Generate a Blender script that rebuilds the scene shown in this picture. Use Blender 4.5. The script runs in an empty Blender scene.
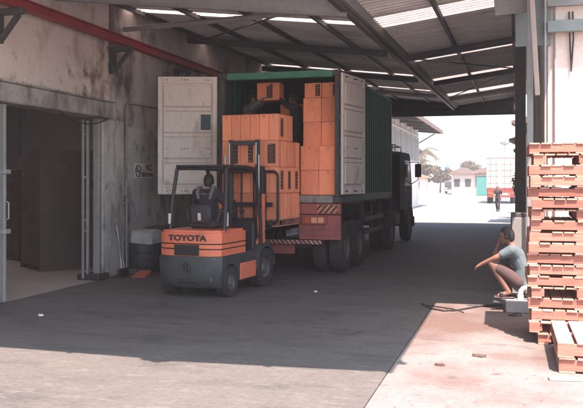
import bpy, bmesh, math, random
from mathutils import Vector, Matrix, Euler
R = math.radians
PI = math.pi
random.seed(7)
S = bpy.context.scene
C = S.collection

# ------------------------------------------------------------------ camera
cam = bpy.data.objects.new('camera', bpy.data.cameras.new('camera'))
C.objects.link(cam)
cam.location = (0, 0, 1.83)
cam.rotation_euler = (R(90), 0, R(15.675))
cam.data.sensor_width = 36
cam.data.lens = 36 * 800 / 583
cam.data.shift_y = -22 / 583
cam.data.clip_start = 0.1
cam.data.clip_end = 6000
S.camera = cam
# ------------------------------------------------------------------ light
SUN = Vector((0.24, -0.455, 1.0)).normalized()
w = bpy.data.worlds.new('World'); S.world = w; w.use_nodes = True
nt = w.node_tree
sky = nt.nodes.new('ShaderNodeTexSky'); sky.sky_type = 'NISHITA'; sky.sun_disc = False
sky.sun_elevation = math.asin(SUN.z)
sky.sun_rotation = math.atan2(SUN.x, SUN.y)
sky.air_density = 1.0; sky.dust_density = 2.0; sky.ozone_density = 0.5
nt.nodes['Background'].inputs['Strength'].default_value = 0.15
nt.links.new(sky.outputs[0], nt.nodes['Background'].inputs[0])
sl = bpy.data.lights.new('sun', 'SUN'); sl.energy = 4.9; sl.angle = R(0.5); sl.color = (1, 0.725, 0.635)
so = bpy.data.objects.new('sun', sl); C.objects.link(so)
so.rotation_euler = (-SUN).to_track_quat('-Z', 'Y').to_euler()
so.location = (20, -40, 90)
S.view_settings.view_transform = 'Standard'; S.view_settings.look = 'None'
S.view_settings.gamma = 1.0; S.view_settings.exposure = 2.0
S.view_settings.use_curve_mapping = False
S.render.engine = 'CYCLES'
S.cycles.max_bounces = 8; S.cycles.diffuse_bounces = 6; S.cycles.transmission_bounces = 6

# ------------------------------------------------------------------ materials
MATS = {}
def mat(name, c1, c2=None, scale=3.0, rough=0.75, bump=0.0, bscale=30, metal=0.0, rand=0.0,
        stain=None, stretch=(1, 1, 1), trans=0.0, spec=0.4, emit=None, stain2=None, grain=0.10):
    """stain = (colour, scale, low, high, stretch)"""
    m = bpy.data.materials.new(name); m.use_nodes = True
    t = m.node_tree; N = t.nodes; L = t.links
    p = N['Principled BSDF']
    p.inputs['Roughness'].default_value = rough; p.inputs['Metallic'].default_value = metal
    p.inputs['Specular IOR Level'].default_value = spec
    tc = N.new('ShaderNodeTexCoord'); oi = N.new('ShaderNodeObjectInfo')
    off = N.new('ShaderNodeVectorMath'); off.operation = 'MULTIPLY_ADD'
    comb = N.new('ShaderNodeCombineXYZ')
    for i in range(3): L.new(oi.outputs['Random'], comb.inputs[i])
    L.new(comb.outputs[0], off.inputs[0]); off.inputs[1].default_value = (37, 53, 71) if rand else (0, 0, 0)
    L.new(tc.outputs['Object'], off.inputs[2])
    vec = off.outputs[0]
    def noise(sc, st, det=6, rg=0.6):
        mp = N.new('ShaderNodeMapping'); mp.inputs['Scale'].default_value = st; L.new(vec, mp.inputs[0])
        n = N.new('ShaderNodeTexNoise'); n.inputs['Scale'].default_value = sc
        n.inputs['Detail'].default_value = det; n.inputs['Roughness'].default_value = rg
        L.new(mp.outputs[0], n.inputs['Vector']); return n.outputs['Fac']
    def rng(src, a, b, c=0, d=1):
        r = N.new('ShaderNodeMapRange'); L.new(src, r.inputs[0])
        for i, v in enumerate((a, b, c, d)): r.inputs[i + 1].default_value = v
        return r.outputs[0]
    def mix(fac, a, b):
        x = N.new('ShaderNodeMix'); x.data_type = 'RGBA'
        if hasattr(fac, 'links'): L.new(fac, x.inputs[0])
        else: x.inputs[0].default_value = fac
        for s_, i in ((a, 6), (b, 7)):
            if hasattr(s_, 'links'): L.new(s_, x.inputs[i])
            else: x.inputs[i].default_value = (*s_, 1)
        return x.outputs[2]
    c2 = c2 or tuple(v * 0.8 for v in c1)
    col = mix(rng(noise(scale, stretch), 0.3, 0.7), c1, c2)
    for st in (stain, stain2):
        if st:
            nz = noise(st[1], st[4] if len(st) > 4 else (1, 1, 1))
            for (zc, zr_, zk) in (st[5] if len(st) > 5 else ()):     # places where the stain gathers
                ds = N.new('ShaderNodeVectorMath'); ds.operation = 'DISTANCE'; L.new(vec, ds.inputs[0]); ds.inputs[1].default_value = zc
                ad = N.new('ShaderNodeMath'); ad.operation = 'ADD'; L.new(nz, ad.inputs[0]); L.new(rng(ds.outputs['Value'], 0, zr_, zk, 0), ad.inputs[1]); nz = ad.outputs[0]
            col = mix(rng(nz, st[2], st[3]), col, st[0])
    if grain:
        hg = N.new('ShaderNodeHueSaturation'); L.new(col, hg.inputs['Color'])
        L.new(rng(noise(max(scale * 7, 18), stretch, 8, 0.7), 0.3, 0.7, 1 - grain, 1 + grain), hg.inputs['Value']); col = hg.outputs[0]
    if rand:
        hv = N.new('ShaderNodeHueSaturation'); L.new(col, hv.inputs['Color'])
        L.new(rng(oi.outputs['Random'], 0, 1, 1 - rand, 1 + rand), hv.inputs['Value']); col = hv.outputs[0]
    L.new(col, p.inputs['Base Color'])
    if bump:
        b = N.new('ShaderNodeBump'); b.inputs['Strength'].default_value = bump; b.inputs['Distance'].default_value = 0.02
        L.new(noise(bscale, stretch), b.inputs['Height']); L.new(b.outputs[0], p.inputs['Normal'])
    if emit:
        p.inputs['Emission Color'].default_value = (*emit[:3], 1); p.inputs['Emission Strength'].default_value = emit[3]
    if trans:
        tr = N.new('ShaderNodeBsdfTranslucent'); L.new(col, tr.inputs['Color'])
        ms = N.new('ShaderNodeMixShader'); ms.inputs[0].default_value = trans
        L.new(p.outputs[0], ms.inputs[1]); L.new(tr.outputs[0], ms.inputs[2])
        L.new(ms.outputs[0], N['Material Output'].inputs[0])
    MATS[name] = m
    return m

def glass_mat(name, col=(0.03, 0.04, 0.045), rough=0.08):
    m = mat(name, col, tuple(c * 0.8 for c in col), rough=rough, spec=0.6); return m

def stripe_mat(name, ca, cb, freq, direction=(1, 0, 1), rough=0.5):
    m = bpy.data.materials.new(name); m.use_nodes = True; t = m.node_tree; N = t.nodes; L = t.links
    p = N['Principled BSDF']; p.inputs['Roughness'].default_value = rough
    tc = N.new('ShaderNodeTexCoord'); dt = N.new('ShaderNodeVectorMath'); dt.operation = 'DOT_PRODUCT'
    L.new(tc.outputs['Object'], dt.inputs[0]); dt.inputs[1].default_value = direction
    mu = N.new('ShaderNodeMath'); mu.operation = 'MULTIPLY'; mu.inputs[1].default_value = freq; L.new(dt.outputs['Value'], mu.inputs[0])
    fr = N.new('ShaderNodeMath'); fr.operation = 'FRACT'; L.new(mu.outputs[0], fr.inputs[0])
    gt = N.new('ShaderNodeMath'); gt.operation = 'GREATER_THAN'; gt.inputs[1].default_value = 0.5; L.new(fr.outputs[0], gt.inputs[0])
    x = N.new('ShaderNodeMix'); x.data_type = 'RGBA'; L.new(gt.outputs[0], x.inputs[0])
    x.inputs[6].default_value = (*ca, 1); x.inputs[7].default_value = (*cb, 1)
    ns = N.new('ShaderNodeTexNoise'); ns.inputs['Scale'].default_value = 9; ns.inputs['Detail'].default_value = 6; L.new(tc.outputs['Object'], ns.inputs['Vector'])
    mr = N.new('ShaderNodeMapRange'); L.new(ns.outputs['Fac'], mr.inputs[0]); mr.inputs[1].default_value = 0.5; mr.inputs[2].default_value = 0.75
    y = N.new('ShaderNodeMix'); y.data_type = 'RGBA'; L.new(mr.outputs[0], y.inputs[0]); L.new(x.outputs[2], y.inputs[6]); y.inputs[7].default_value = (0.07, 0.05, 0.045, 1)
    L.new(y.outputs[2], p.inputs['Base Color']); return m

# ------------------------------------------------------------------ mesh helpers
def rotm(rx=0, ry=0, rz=0): return Euler((rx, ry, rz)).to_matrix()
class MB:
    def __init__(s): s.v = []; s.f = []
    def add(s, vs, fs, M=None, T=(0, 0, 0)):
        n = len(s.v); T = Vector(T)
        for v in vs:
            v = Vector(v)
            if M is not None: v = M @ v
            s.v.append(tuple(v + T))
        for f in fs: s.f.append(tuple(i + n for i in f))
        return s
    def box(s, x0, x1, y0, y1, z0, z1, bev=0.0, M=None, T=(0, 0, 0)):
        if bev <= 0:
            vs = [(x, y, z) for z in (z0, z1) for y in (y0, y1) for x in (x0, x1)]
            return s.add(vs, [(0, 2, 3, 1), (4, 5, 7, 6), (0, 1, 5, 4), (2, 6, 7, 3), (0, 4, 6, 2), (1, 3, 7, 5)], M, T)
        b = min(bev, (x1 - x0) * .45, (y1 - y0) * .45, (z1 - z0) * .45)
        lo = (x0, y0, z0); hi = (x1, y1, z1); vs = []; idx = {}
        for c in range(8):
            sg = ((c & 1), (c >> 1) & 1, (c >> 2) & 1)
            for a in range(3):
                v = []
                for k in range(3):
                    e = hi[k] if sg[k] else lo[k]
                    if k != a: e += -b if sg[k] else b
                    v.append(e)
                idx[(c, a)] = len(vs); vs.append(tuple(v))
        fs = []
        for a in range(3):
            u, w_ = [(1, 2), (2, 0), (0, 1)][a]
            for sd in (0, 1):
                q = []
                for (i, j) in ((0, 0), (1, 0), (1, 1), (0, 1)):
                    c = (sd << a) | (i << u) | (j << w_); q.append(idx[(c, a)])
                fs.append(tuple(q if sd else q[::-1]))
        for a in range(3):
            u, w_ = [(1, 2), (2, 0), (0, 1)][a]
            for i in (0, 1):
                for j in (0, 1):
                    c0 = (i << u) | (j << w_); c1 = c0 | (1 << a)
                    q = (idx[(c0, u)], idx[(c1, u)], idx[(c1, w_)], idx[(c0, w_)])
                    fs.append(q if (i + j) % 2 else q[::-1])
        for c in range(8):
            q = (idx[(c, 0)], idx[(c, 1)], idx[(c, 2)])
            fs.append(q if bin(c).count('1') % 2 else q[::-1])
        return s.add(vs, fs, M, T)
    def cyl(s, p0, p1, r0, r1=None, n=12, caps=True):
        r1 = r0 if r1 is None else r1
        p0 = Vector(p0); p1 = Vector(p1); d = (p1 - p0).normalized()
        a = d.orthogonal().normalized(); b = d.cross(a)
        vs = []
        for p, r in ((p0, r0), (p1, r1)):
            for i in range(n):
                t = 2 * PI * i / n; vs.append(p + (a * math.cos(t) + b * math.sin(t)) * r)
        fs = [(i, (i + 1) % n, n + (i + 1) % n, n + i) for i in range(n)]
        if caps: fs += [tuple(range(n))[::-1], tuple(range(n, 2 * n))]
        return s.add(vs, fs)
    def tube(s, pts, r, n=10, closed=False):
        pts = [Vector(p) for p in pts]; m = len(pts); rs = r if isinstance(r, (list, tuple)) else [r] * m
        vs = []; ref = None
        for i, p in enumerate(pts):
            if closed: d = (pts[(i + 1) % m] - pts[i - 1])
            else: d = pts[min(i + 1, m - 1)] - pts[max(i - 1, 0)]
            d.normalize()
            if ref is None: ref = d.orthogonal().normalized()
            a = ref - d * ref.dot(d)
            a = a.normalized() if a.length > 1e-5 else d.orthogonal().normalized()
            ref = a; b = d.cross(a)
            for k in range(n):
                t = 2 * PI * k / n; vs.append(p + (a * math.cos(t) + b * math.sin(t)) * rs[i])
        fs = []
        for i in range(m if closed else m - 1):
            j = (i + 1) % m
            for k in range(n): fs.append((i * n + k, i * n + (k + 1) % n, j * n + (k + 1) % n, j * n + k))
        if not closed: fs += [tuple(range(n))[::-1], tuple(range((m - 1) * n, m * n))]
        return s.add(vs, fs)
    def prism(s, poly, a, b, axis='x', M=None, T=(0, 0, 0)):
        """polygon in the plane across axis, extruded from a to b"""
        n = len(poly)
        def P(q, h):
            return {'x': (h, q[0], q[1]), 'y': (q[0], h, q[1]), 'z': (q[0], q[1], h)}[axis]
        vs = [P(q, a) for q in poly] + [P(q, b) for q in poly]
        fs = [(i, (i + 1) % n, n + (i + 1) % n, n + i) for i in range(n)] + [tuple(range(n))[::-1], tuple(range(n, 2 * n))]
        return s.add(vs, fs, M, T)
    def lathe(s, prof, n=24, axis='x', T=(0, 0, 0)):
        """profile of (radius, height along axis)"""
        vs = []
        for (r, h) in prof:
            for k in range(n):
                t = 2 * PI * k / n; a, b = r * math.cos(t), r * math.sin(t)
                vs.append({'x': (h, a, b), 'y': (a, h, b), 'z': (a, b, h)}[axis])
        m = len(prof); fs = []
        for i in range(m - 1):
            for k in range(n): fs.append((i * n + k, i * n + (k + 1) % n, (i + 1) * n + (k + 1) % n, (i + 1) * n + k))
        fs += [tuple(range(n))[::-1], tuple(range((m - 1) * n, m * n))]
        return s.add(vs, fs, None, T)
    def mesh(s, name, m, smooth=False, fix=True):
        me = bpy.data.meshes.new(name); me.from_pydata(s.v, [], s.f)
        if fix:
            bm = bmesh.new(); bm.from_mesh(me); bmesh.ops.recalc_face_normals(bm, faces=bm.faces); bm.to_mesh(me); bm.free()
        if smooth:
            me.polygons.foreach_set('use_smooth', [True] * len(me.polygons)); me.set_sharp_from_angle(angle=R(38))
        me.materials.append(m); me.update(); return me
    def build(s, name, m, parent=None, smooth=False, loc=None, rot=None, fix=True):
        return place(s.mesh(name, m, smooth, fix), name, parent, loc, rot)
def place(me, name, parent=None, loc=None, rot=None):
    o = bpy.data.objects.new(name, me); C.objects.link(o)
    if parent is not None: o.parent = parent
    if loc is not None: o.location = loc
    if rot is not None: o.rotation_euler = rot
    return o
def tag(o, label, cat, group=None):
    o['label'] = label; o['category'] = cat
    if group: o['group'] = group
    return o
def thing(name, label, cat, loc=(0, 0, 0), rotz=0, group=None):
    o = bpy.data.objects.new(name, None); C.objects.link(o); o.location = loc; o.rotation_euler = (0, 0, rotz)
    o.empty_display_size = 0.2
    return tag(o, label, cat, group)
def struct(o): o['kind'] = 'structure'; return o
def copy_tree(o, parent=None):
    c = o.copy(); C.objects.link(c)
    if parent is not None: c.parent = parent
    for ch in list(o.children): copy_tree(ch, c)
    return c
def text_mesh(s, size, m, depth=0.006, bold=0.0):
    cu = bpy.data.curves.new('lettering', 'FONT'); cu.body = s; cu.size = size; cu.extrude = depth; cu.offset = bold
    cu.align_x = 'CENTER'; cu.align_y = 'CENTER'; cu.resolution_u = 3
    o = bpy.data.objects.new('tmp', cu); C.objects.link(o)
    dg = bpy.context.evaluated_depsgraph_get(); me = bpy.data.meshes.new_from_object(o.evaluated_get(dg))
    bpy.data.objects.remove(o); me.materials.clear(); me.materials.append(m); return me

# ------------------------------------------------------------------ material set
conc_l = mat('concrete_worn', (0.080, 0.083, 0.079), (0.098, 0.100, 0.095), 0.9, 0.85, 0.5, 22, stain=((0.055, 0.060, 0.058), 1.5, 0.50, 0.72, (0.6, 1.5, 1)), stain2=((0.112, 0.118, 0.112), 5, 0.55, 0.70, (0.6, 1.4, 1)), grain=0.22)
conc_r = mat('concrete_sun_pale', (0.140, 0.138, 0.133), (0.178, 0.175, 0.17), 0.8, 0.85, 0.45, 25, stain=((0.108, 0.080, 0.071), 0.9, 0.50, 0.74, (1, 1, 1), (((-1.0, 10.8, 0), 2.9, .30),)), stain2=((0.08, 0.066, 0.06), 4, 0.60, 0.76), grain=0.18)  # paler base colour carries the sunlit overexposure; pink patches are the concrete's own
yard = mat('yard_dust', (0.23, 0.225, 0.21), (0.27, 0.262, 0.25), 0.15, 0.9, 0.3, 8, stain=((0.20, 0.185, 0.17), 0.4, 0.55, 0.7))
joint_m = mat('joint_dirt', (0.06, 0.05, 0.045), rough=0.95)
plaster = mat('plaster_stained', (0.66, 0.595, 0.545), (0.56, 0.50, 0.46), 1.1, 0.9, 0.35, 14,
              stain=((0.14, 0.10, 0.09), 3.2, 0.62, 0.80, (1, 1, 0.8), (((-7.5, 13.6, 3.7), 1.0, .22), ((-7.5, 12.8, 3.5), .9, .14), ((-7.5, 13.7, 4.4), .5, .18))), stain2=((0.30, 0.22, 0.19), 1.6, 0.56, 0.78, (1, 1, 0.6), (((-7.5, 12.9, 3.9), 1.6, .12),)))
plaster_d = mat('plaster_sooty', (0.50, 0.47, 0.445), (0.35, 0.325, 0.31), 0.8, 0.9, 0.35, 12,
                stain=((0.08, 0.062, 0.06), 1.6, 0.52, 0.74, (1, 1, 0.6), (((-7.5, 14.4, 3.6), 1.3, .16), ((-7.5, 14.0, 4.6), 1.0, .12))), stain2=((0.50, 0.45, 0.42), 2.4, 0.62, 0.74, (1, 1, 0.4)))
plaster_g = mat('plaster_grey', (0.48, 0.475, 0.455), (0.38, 0.375, 0.36), 1.5, 0.9, 0.3, 16,
                stain=((0.10, 0.092, 0.09), 1.8, 0.50, 0.72, (1, 1, 0.35)), stain2=((0.13, 0.115, 0.105), 5, 0.58, 0.75, (1, 1, 0.6)), grain=.14)
lint_m = mat('lintel_cement', (0.40, 0.385, 0.36), (0.29, 0.28, 0.26), 1.8, 0.9, 0.3, 20, stain=((0.10, 0.09, 0.08), 2.4, 0.50, 0.72, (1, 1, 0.5)), grain=.15)
int_wall = mat('interior_plaster', (0.36, 0.37, 0.39), (0.31, 0.32, 0.335), 1, 0.9)
int_floor = mat('interior_floor', (0.31, 0.295, 0.275), (0.26, 0.245, 0.23), 1, 0.8, 0.2, 20)
roof_m = mat('zinc_sheet', (0.68, 0.67, 0.65), (0.54, 0.525, 0.505), 1.6, 0.6, 0, metal=0.0, rand=0.18, stain=((0.36, 0.31, 0.275), 1.2, 0.55, 0.75, (0.4, 2, 1)))
skyl_m = mat('skylight_sheet', (0.80, 0.765, 0.735), (0.72, 0.68, 0.645), 2, 0.5, rand=0.1, trans=0.72)
steel_d = mat('steel_dark', (0.065, 0.068, 0.072), (0.045, 0.046, 0.05), 3, 0.6, stain=((0.07, 0.04, 0.03), 3, 0.58, 0.75))
steel_g = mat('steel_grey', (0.24, 0.245, 0.235), (0.18, 0.185, 0.18), 2, 0.6, stain=((0.12, 0.09, 0.075), 3, 0.6, 0.75))
galv = mat('galvanised', (0.33, 0.33, 0.32), (0.25, 0.25, 0.245), 4, 0.5, metal=0.2)
red_m = mat('red_paint', (0.30, 0.028, 0.03), (0.22, 0.022, 0.025), 3, 0.5, stain=((0.07, 0.03, 0.03), 2, 0.58, 0.75))
white_p = mat('white_wall', (0.74, 0.63, 0.56), (0.66, 0.55, 0.49), 1.2, 0.9, 0.2, 15, stain=((0.52, 0.40, 0.34), 0.9, 0.52, 0.75, (1, 1, 0.5)))
cont_g = mat('container_green', (0.016, 0.085, 0.062), (0.012, 0.06, 0.046), 2, 0.5, stain=((0.05, 0.045, 0.035), 3, 0.62, 0.75, (1, 1, 0.4)))
cont_h = mat('container_header_green', (0.05, 0.22, 0.16), (0.04, 0.17, 0.125), 4, 0.5, stain=((0.07, 0.05, 0.04), 6, 0.58, 0.7))
cont_in = mat('container_inner', (0.27, 0.265, 0.255), (0.22, 0.215, 0.205), 2, 0.7)
door_in = mat('container_door_inner', (0.70, 0.645, 0.60), (0.63, 0.58, 0.535), 2, 0.6, stain=((0.32, 0.26, 0.22), 3.5, 0.56, 0.78, (1, 1, 0.4)), stain2=((0.26, 0.15, 0.10), 9, 0.66, 0.76, (1, 1, 0.35)))
gasket = mat('rubber_gasket', (0.03, 0.03, 0.032), rough=0.7)
rubber = mat('rubber', (0.028, 0.028, 0.03), (0.045, 0.042, 0.042), 6, 0.85, 0.3, 40)
rim_m = mat('rim_steel', (0.16, 0.155, 0.15), (0.10, 0.09, 0.085), 6, 0.6, metal=0.2)
orange = mat('forklift_orange', (0.74, 0.20, 0.105), (0.68, 0.18, 0.09), 3, 0.42, stain=((0.22, 0.09, 0.06), 5, 0.56, 0.78), stain2=((0.10, 0.07, 0.06), 12, 0.66, 0.76))
fork_g = mat('forklift_grey', (0.055, 0.063, 0.064), (0.043, 0.050, 0.051), 4, 0.5, stain=((0.035, 0.036, 0.037), 4, 0.52, 0.75), stain2=((0.15, 0.14, 0.13), 9, 0.64, 0.78))
black_p = mat('black_paint', (0.022, 0.022, 0.025), (0.03, 0.028, 0.028), 5, 0.5)
vinyl = mat('seat_vinyl', (0.03, 0.03, 0.034), (0.04, 0.04, 0.044), 8, 0.6)
chrome = mat('chrome', (0.42, 0.40, 0.38), rough=0.4, metal=0.8)
label_w = mat('pale_label', (0.62, 0.58, 0.53), rough=0.6)
carton_m = mat('carton_orange', (0.93, 0.345, 0.195), (0.85, 0.295, 0.165), 2.2, 0.8, rand=0.18, stretch=(1, 1, 0.25), stain=((0.58, 0.23, 0.145), 4, 0.60, 0.8))
tape_m = mat('carton_tape', (0.80, 0.31, 0.19), rough=0.4)
print_m = mat('carton_print', (0.05, 0.032, 0.03), (0.075, 0.045, 0.04), 8, 0.8)
print_l = mat('carton_print_light', (0.40, 0.18, 0.125), rough=0.8)
maroon = mat('truck_maroon', (0.36, 0.10, 0.09), (0.29, 0.08, 0.072), 3, 0.55, stain=((0.09, 0.045, 0.04), 3, 0.55, 0.75))
hazard = stripe_mat('hazard_stripes', (0.60, 0.22, 0.09), (0.03, 0.028, 0.028), 9.0, (1, 0, -0.9))
hazard_w = stripe_mat('bar_stripes', (0.55, 0.30, 0.24), (0.09, 0.03, 0.03), 11.0, (1, 0, 0.9))
lamp_r = mat('lamp_red', (0.55, 0.10, 0.06), rough=0.25)
lamp_o = mat('lamp_orange', (0.80, 0.38, 0.22), rough=0.25)
cab_m = mat('cab_dark', (0.022, 0.022, 0.034), (0.018, 0.018, 0.026), 2, 0.65, spec=0.15)
glass = glass_mat('dark_glass')
cardb = mat('brown_carton', (0.095, 0.075, 0.067), (0.078, 0.063, 0.057), 3, 0.6, rand=0.1)
wood = mat('pallet_wood', (0.48, 0.285, 0.225), (0.35, 0.175, 0.13), 6, 0.85, 0.3, 30, rand=0.22, stretch=(1, 0.15, 1), stain=((0.24, 0.10, 0.075), 3.5, 0.58, 0.75))
wood_x = mat('pallet_wood_bearer', (0.36, 0.155, 0.112), (0.25, 0.098, 0.07), 6, 0.85, 0.3, 30, rand=0.3, stretch=(0.15, 1, 1), stain=((0.22, 0.09, 0.07), 3.5, 0.56, 0.75))
wood_p = mat('pallet_wood_pale', (0.44, 0.36, 0.31), (0.36, 0.27, 0.22), 6, 0.85, 0.3, 30, rand=0.15, stretch=(1, 0.15, 1), stain=((0.45, 0.24, 0.18), 4, 0.58, 0.75))
plastic_b = mat('blue_black_plastic', (0.035, 0.04, 0.048), rough=0.55)
skin_m = mat('skin', (0.21, 0.118, 0.088), (0.185, 0.10, 0.075), 10, 0.6)
hair_m = mat('hair', (0.012, 0.011, 0.012), (0.02, 0.018, 0.018), 40, 0.6, 0.3, 120)
teal_sh = mat('teal_shirt', (0.098, 0.14, 0.152), (0.08, 0.118, 0.13), 6, 0.9, 0.5, 7, grain=.05)
short_m = mat('shorts_cloth', (0.075, 0.052, 0.052), rough=0.9)
dark_cl = mat('dark_cloth', (0.018, 0.018, 0.022), (0.03, 0.03, 0.034), 7, 0.9, 0.4, 14)
grey_cl = mat('grey_cloth', (0.13, 0.13, 0.135), (0.09, 0.09, 0.095), 8, 0.9, 0.3, 16)
eye_m = mat('eye', (0.02, 0.015, 0.012), rough=0.2)
paper = mat('paper', (0.75, 0.72, 0.68), rough=0.8)
leaf_d = mat('leaf_dark', (0.045, 0.055, 0.03), (0.08, 0.085, 0.05), 3, 0.7, trans=0.25)
leaf_p = mat('leaf_dry', (0.12, 0.10, 0.06), (0.08, 0.085, 0.045), 2, 0.7, trans=0.25)
bark = mat('bark', (0.13, 0.10, 0.08), (0.08, 0.06, 0.05), 8, 0.9, 0.4, 30)
teal_p = mat('teal_paint', (0.035, 0.20, 0.175), (0.03, 0.17, 0.15), 2, 0.5)
beige = mat('beige_wall', (0.50, 0.43, 0.37), (0.44, 0.37, 0.32), 0.6, 0.9)
brownroof = mat('brown_roof', (0.16, 0.12, 0.10), (0.11, 0.085, 0.07), 1, 0.8)
whiteb = mat('building_white', (0.60, 0.575, 0.55), (0.52, 0.50, 0.475), 0.5, 0.9)
redbrown = mat('far_red', (0.20, 0.045, 0.035), rough=0.6)


# ================================================================== ground
b = MB(); b.add([(-700, -60, -0.06), (700, -60, -0.06), (700, 1500, -0.06), (-700, 1500, -0.06)], [(0, 1, 2, 3)])
struct(b.build('ground', yard))
def slab(name, x0, x1, y0, y1, m, nx=1, ny=1):
    b = MB(); b.box(x0, x1, y0, y1, -0.10, 0.0, 0.006); return struct(b.build(name, m))
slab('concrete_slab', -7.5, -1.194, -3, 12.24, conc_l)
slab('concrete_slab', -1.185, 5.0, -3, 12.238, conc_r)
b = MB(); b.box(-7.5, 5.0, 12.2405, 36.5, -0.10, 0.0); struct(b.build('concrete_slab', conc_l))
slab('warehouse_floor', -18, -7.505, 4, 24, int_floor)

# ================================================================== warehouse with the open doorway
wh = thing('warehouse', 'stained plaster warehouse wall with wide open doorway on the left', 'warehouse')
DX = -7.5
b = MB()                                            # set-back sooty wall to the right of the doorway
b.box(DX - .25, DX - .06, 13.83, 36, 0, 6.2); b.build('rear_wall', plaster_d, wh)
b = MB(); b.box(DX - .25, DX, -3, 13.8, 3.36, 6.2, 0.012); b.build('upper_wall', plaster, wh)
b = MB(); b.box(DX - .25, DX - .02, -3, 10.45, 0, 3.03); b.build('side_wall', plaster_g, wh)
rg = random.Random(11); edge = [(6.0 + k * .06, 3.372 + rg.uniform(0, .035) + (.02 if rg.random() > .8 else 0)) for k in range(130)]
b = MB(); b.prism(edge + [(13.79, 3.56), (6.0, 3.56)], DX + .0005, DX + .016, 'x'); b.build('plaster_edge', plaster, wh)
b = MB(); b.box(DX - .28, DX + .13, 6.0, 13.77, 3.035, 3.335, 0.02)
b.box(DX - .28, DX + .16, 6.0, 13.79, 3.337, 3.36, 0.006); b.build('lintel', lint_m, wh)
b = MB(); b.box(DX - .25, DX - .03, 13.62, 14.46, 0.0, 3.03, 0.015); b.build('pier', plaster_g, wh)
b = MB(); b.box(DX - .055, DX - .03, 14.62, 16.6, 0, 2.95, 0.008); b.build('render_panel', plaster_g, wh)
b = MB(); b.tube([(DX - .0, 14.52, 0.02), (DX - .0, 14.52, 3.3), (DX - .0, 14.52, 3.36), (DX - .0, 14.60, 3.42), (DX - .0, 17, 3.44)], 0.022, 8)
for z in (.5, 1.4, 2.3, 3.1): b.box(DX - .04, DX + .03, 14.48, 14.56, z, z + .03)
b.build('conduit', steel_g, wh, True)
b = MB(); b.box(DX - .03, DX + .05, 14.42, 14.60, 1.55, 1.75, 0.01); b.build('switch_box', steel_g, wh)
b = MB(); b.box(DX - .16, DX - .05, 13.50, 13.615, 0.0, 3.03, 0.008); b.build('door_jamb', galv, wh)
b = MB(); b.box(DX - .22, DX - .10, 10.46, 10.54, 0.0, 3.03, 0.008); b.build('door_jamb', galv, wh)
# room behind
b = MB(); b.box(-18.2, -18.0, 4, 24.2, -.05, 5.4); b.build('back_wall', int_wall, wh)
b = MB(); b.box(-18, DX - .26, 24.0, 24.2, -.05, 5.4); b.build('end_wall', int_wall, wh)
b = MB(); b.box(-18, DX - .26, 3.8, 4.0, -.05, 5.4); b.build('end_wall', int_wall, wh)
b = MB()   # ceiling with an open roof light over the doorway and added translucent sheets deeper in
b.box(-18.2, DX - .26, 3.8, 9.15, 5.42, 5.5); b.box(-18.2, -7.95, 9.15, 10.5, 5.42, 5.5)
b.box(-18.2, DX - .26, 10.5, 12.0, 5.42, 5.5); b.box(-18.2, DX - .26, 13.0, 17.0, 5.42, 5.5); b.box(-18.2, DX - .26, 18.0, 24.2, 5.42, 5.5)
b.build('ceiling', int_wall, wh)
for y in (12.0, 17.0):  # unseen translucent strips, added to raise the room's ambient light
    b = MB(); b.box(-18.2, DX - .26, y + .002, y + .998, 5.45, 5.46); b.build('added_roof_light', skyl_m, wh)
b = MB(); b.tube([(-8.6, 12.6, 3.6), (-8.6, 12.6, 5.4)], .05, 8); b.box(-8.64, -8.56, 12.56, 12.64, 2.3, 3.6); b.build('hanging_pipe', steel_d, wh, True)
b = MB()
pts = [(DX + .10, 11.9 + 1.7 * t, 3.03 - .16 * 4 * t * (1 - t)) for t in [i / 12 for i in range(13)]]
b.tube(pts, .012, 6); b.build('cable', black_p, wh, True)
b = MB(); b.box(DX - .4, DX + .06, 13.30, 13.72, 0.0, .11, .02); b.build('door_stop', rubber, wh)

# steel door leaf folded back on the wall, nearest the camera
dl = thing('steel_door', 'pale steel door leaf folded back at left picture edge', 'door', (DX + .04, 10.44, 0))
b = MB(); b.box(0, .05, -1.62, 0, .03, 3.0, .006); b.build('panel', steel_g, dl)
b = MB(); b.box(.051, .075, -.06, -.0, .03, 3.0, .006); b.build('edge_frame', galv, dl)
for z in (1.05, 1.95):
    b = MB(); b.box(.02, .12, -.10, .05, z, z + .07, .01); b.build('latch', galv, dl)
b = MB(); b.tube([(.06, -.03, 1.25), (.13, -.03, 1.28), (.13, -.03, 1.52), (.06, -.03, 1.55)], .012, 8); b.build('handle', galv, dl, True)

# folding gate stacked at the far jamb
fg = thing('folding_gate', 'narrow folded metal gate standing at right side of doorway', 'gate', (DX - .22, 13.22, 0))
for dy, dx in ((0, 0), (.12, .02), (.22, -.02)):
    b = MB(); b.box(dx - .02, dx + .02, dy - .02, dy + .02, .04, 2.98, .005); b.build('stile', galv, fg)
for z in (.15, .9, 1.1, 1.9, 2.7):
    b = MB(); b.box(-.012, .012, .021, .19, z, z + .04, .004); b.build('rail', galv, fg)

# ================================================================== crane rail on brackets
rail = thing('crane_rail', 'red painted steel rail running along the stained wall on brackets', 'rail')
b = MB(); b.box(-7.29, -7.13, 3.0, 33, 4.44, 4.455); b.box(-7.29, -7.13, 3.0, 33, 4.585, 4.60); b.box(-7.22, -7.20, 3.0, 33, 4.455, 4.585); b.build('beam', red_m, rail)
for i, y in enumerate((7.3, 10.42, 13.95, 16.95, 20.0, 23, 26, 29)):
    b = MB(); b.box(DX - .06, DX + .05, y - .05, y + .05, 3.92, 4.438, .006); b.box(DX + .05, -7.08, y - .05, y + .05, 4.34, 4.438, .006)
    d = Vector((.30, 0, .36)); L_ = d.length
    b.box(-.035, .035, -.04, .04, 0, L_, .005, rotm(0, math.atan2(.30, .36), 0), (DX + .04, y, 3.98))
    b.build('bracket', steel_d, rail)

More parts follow.
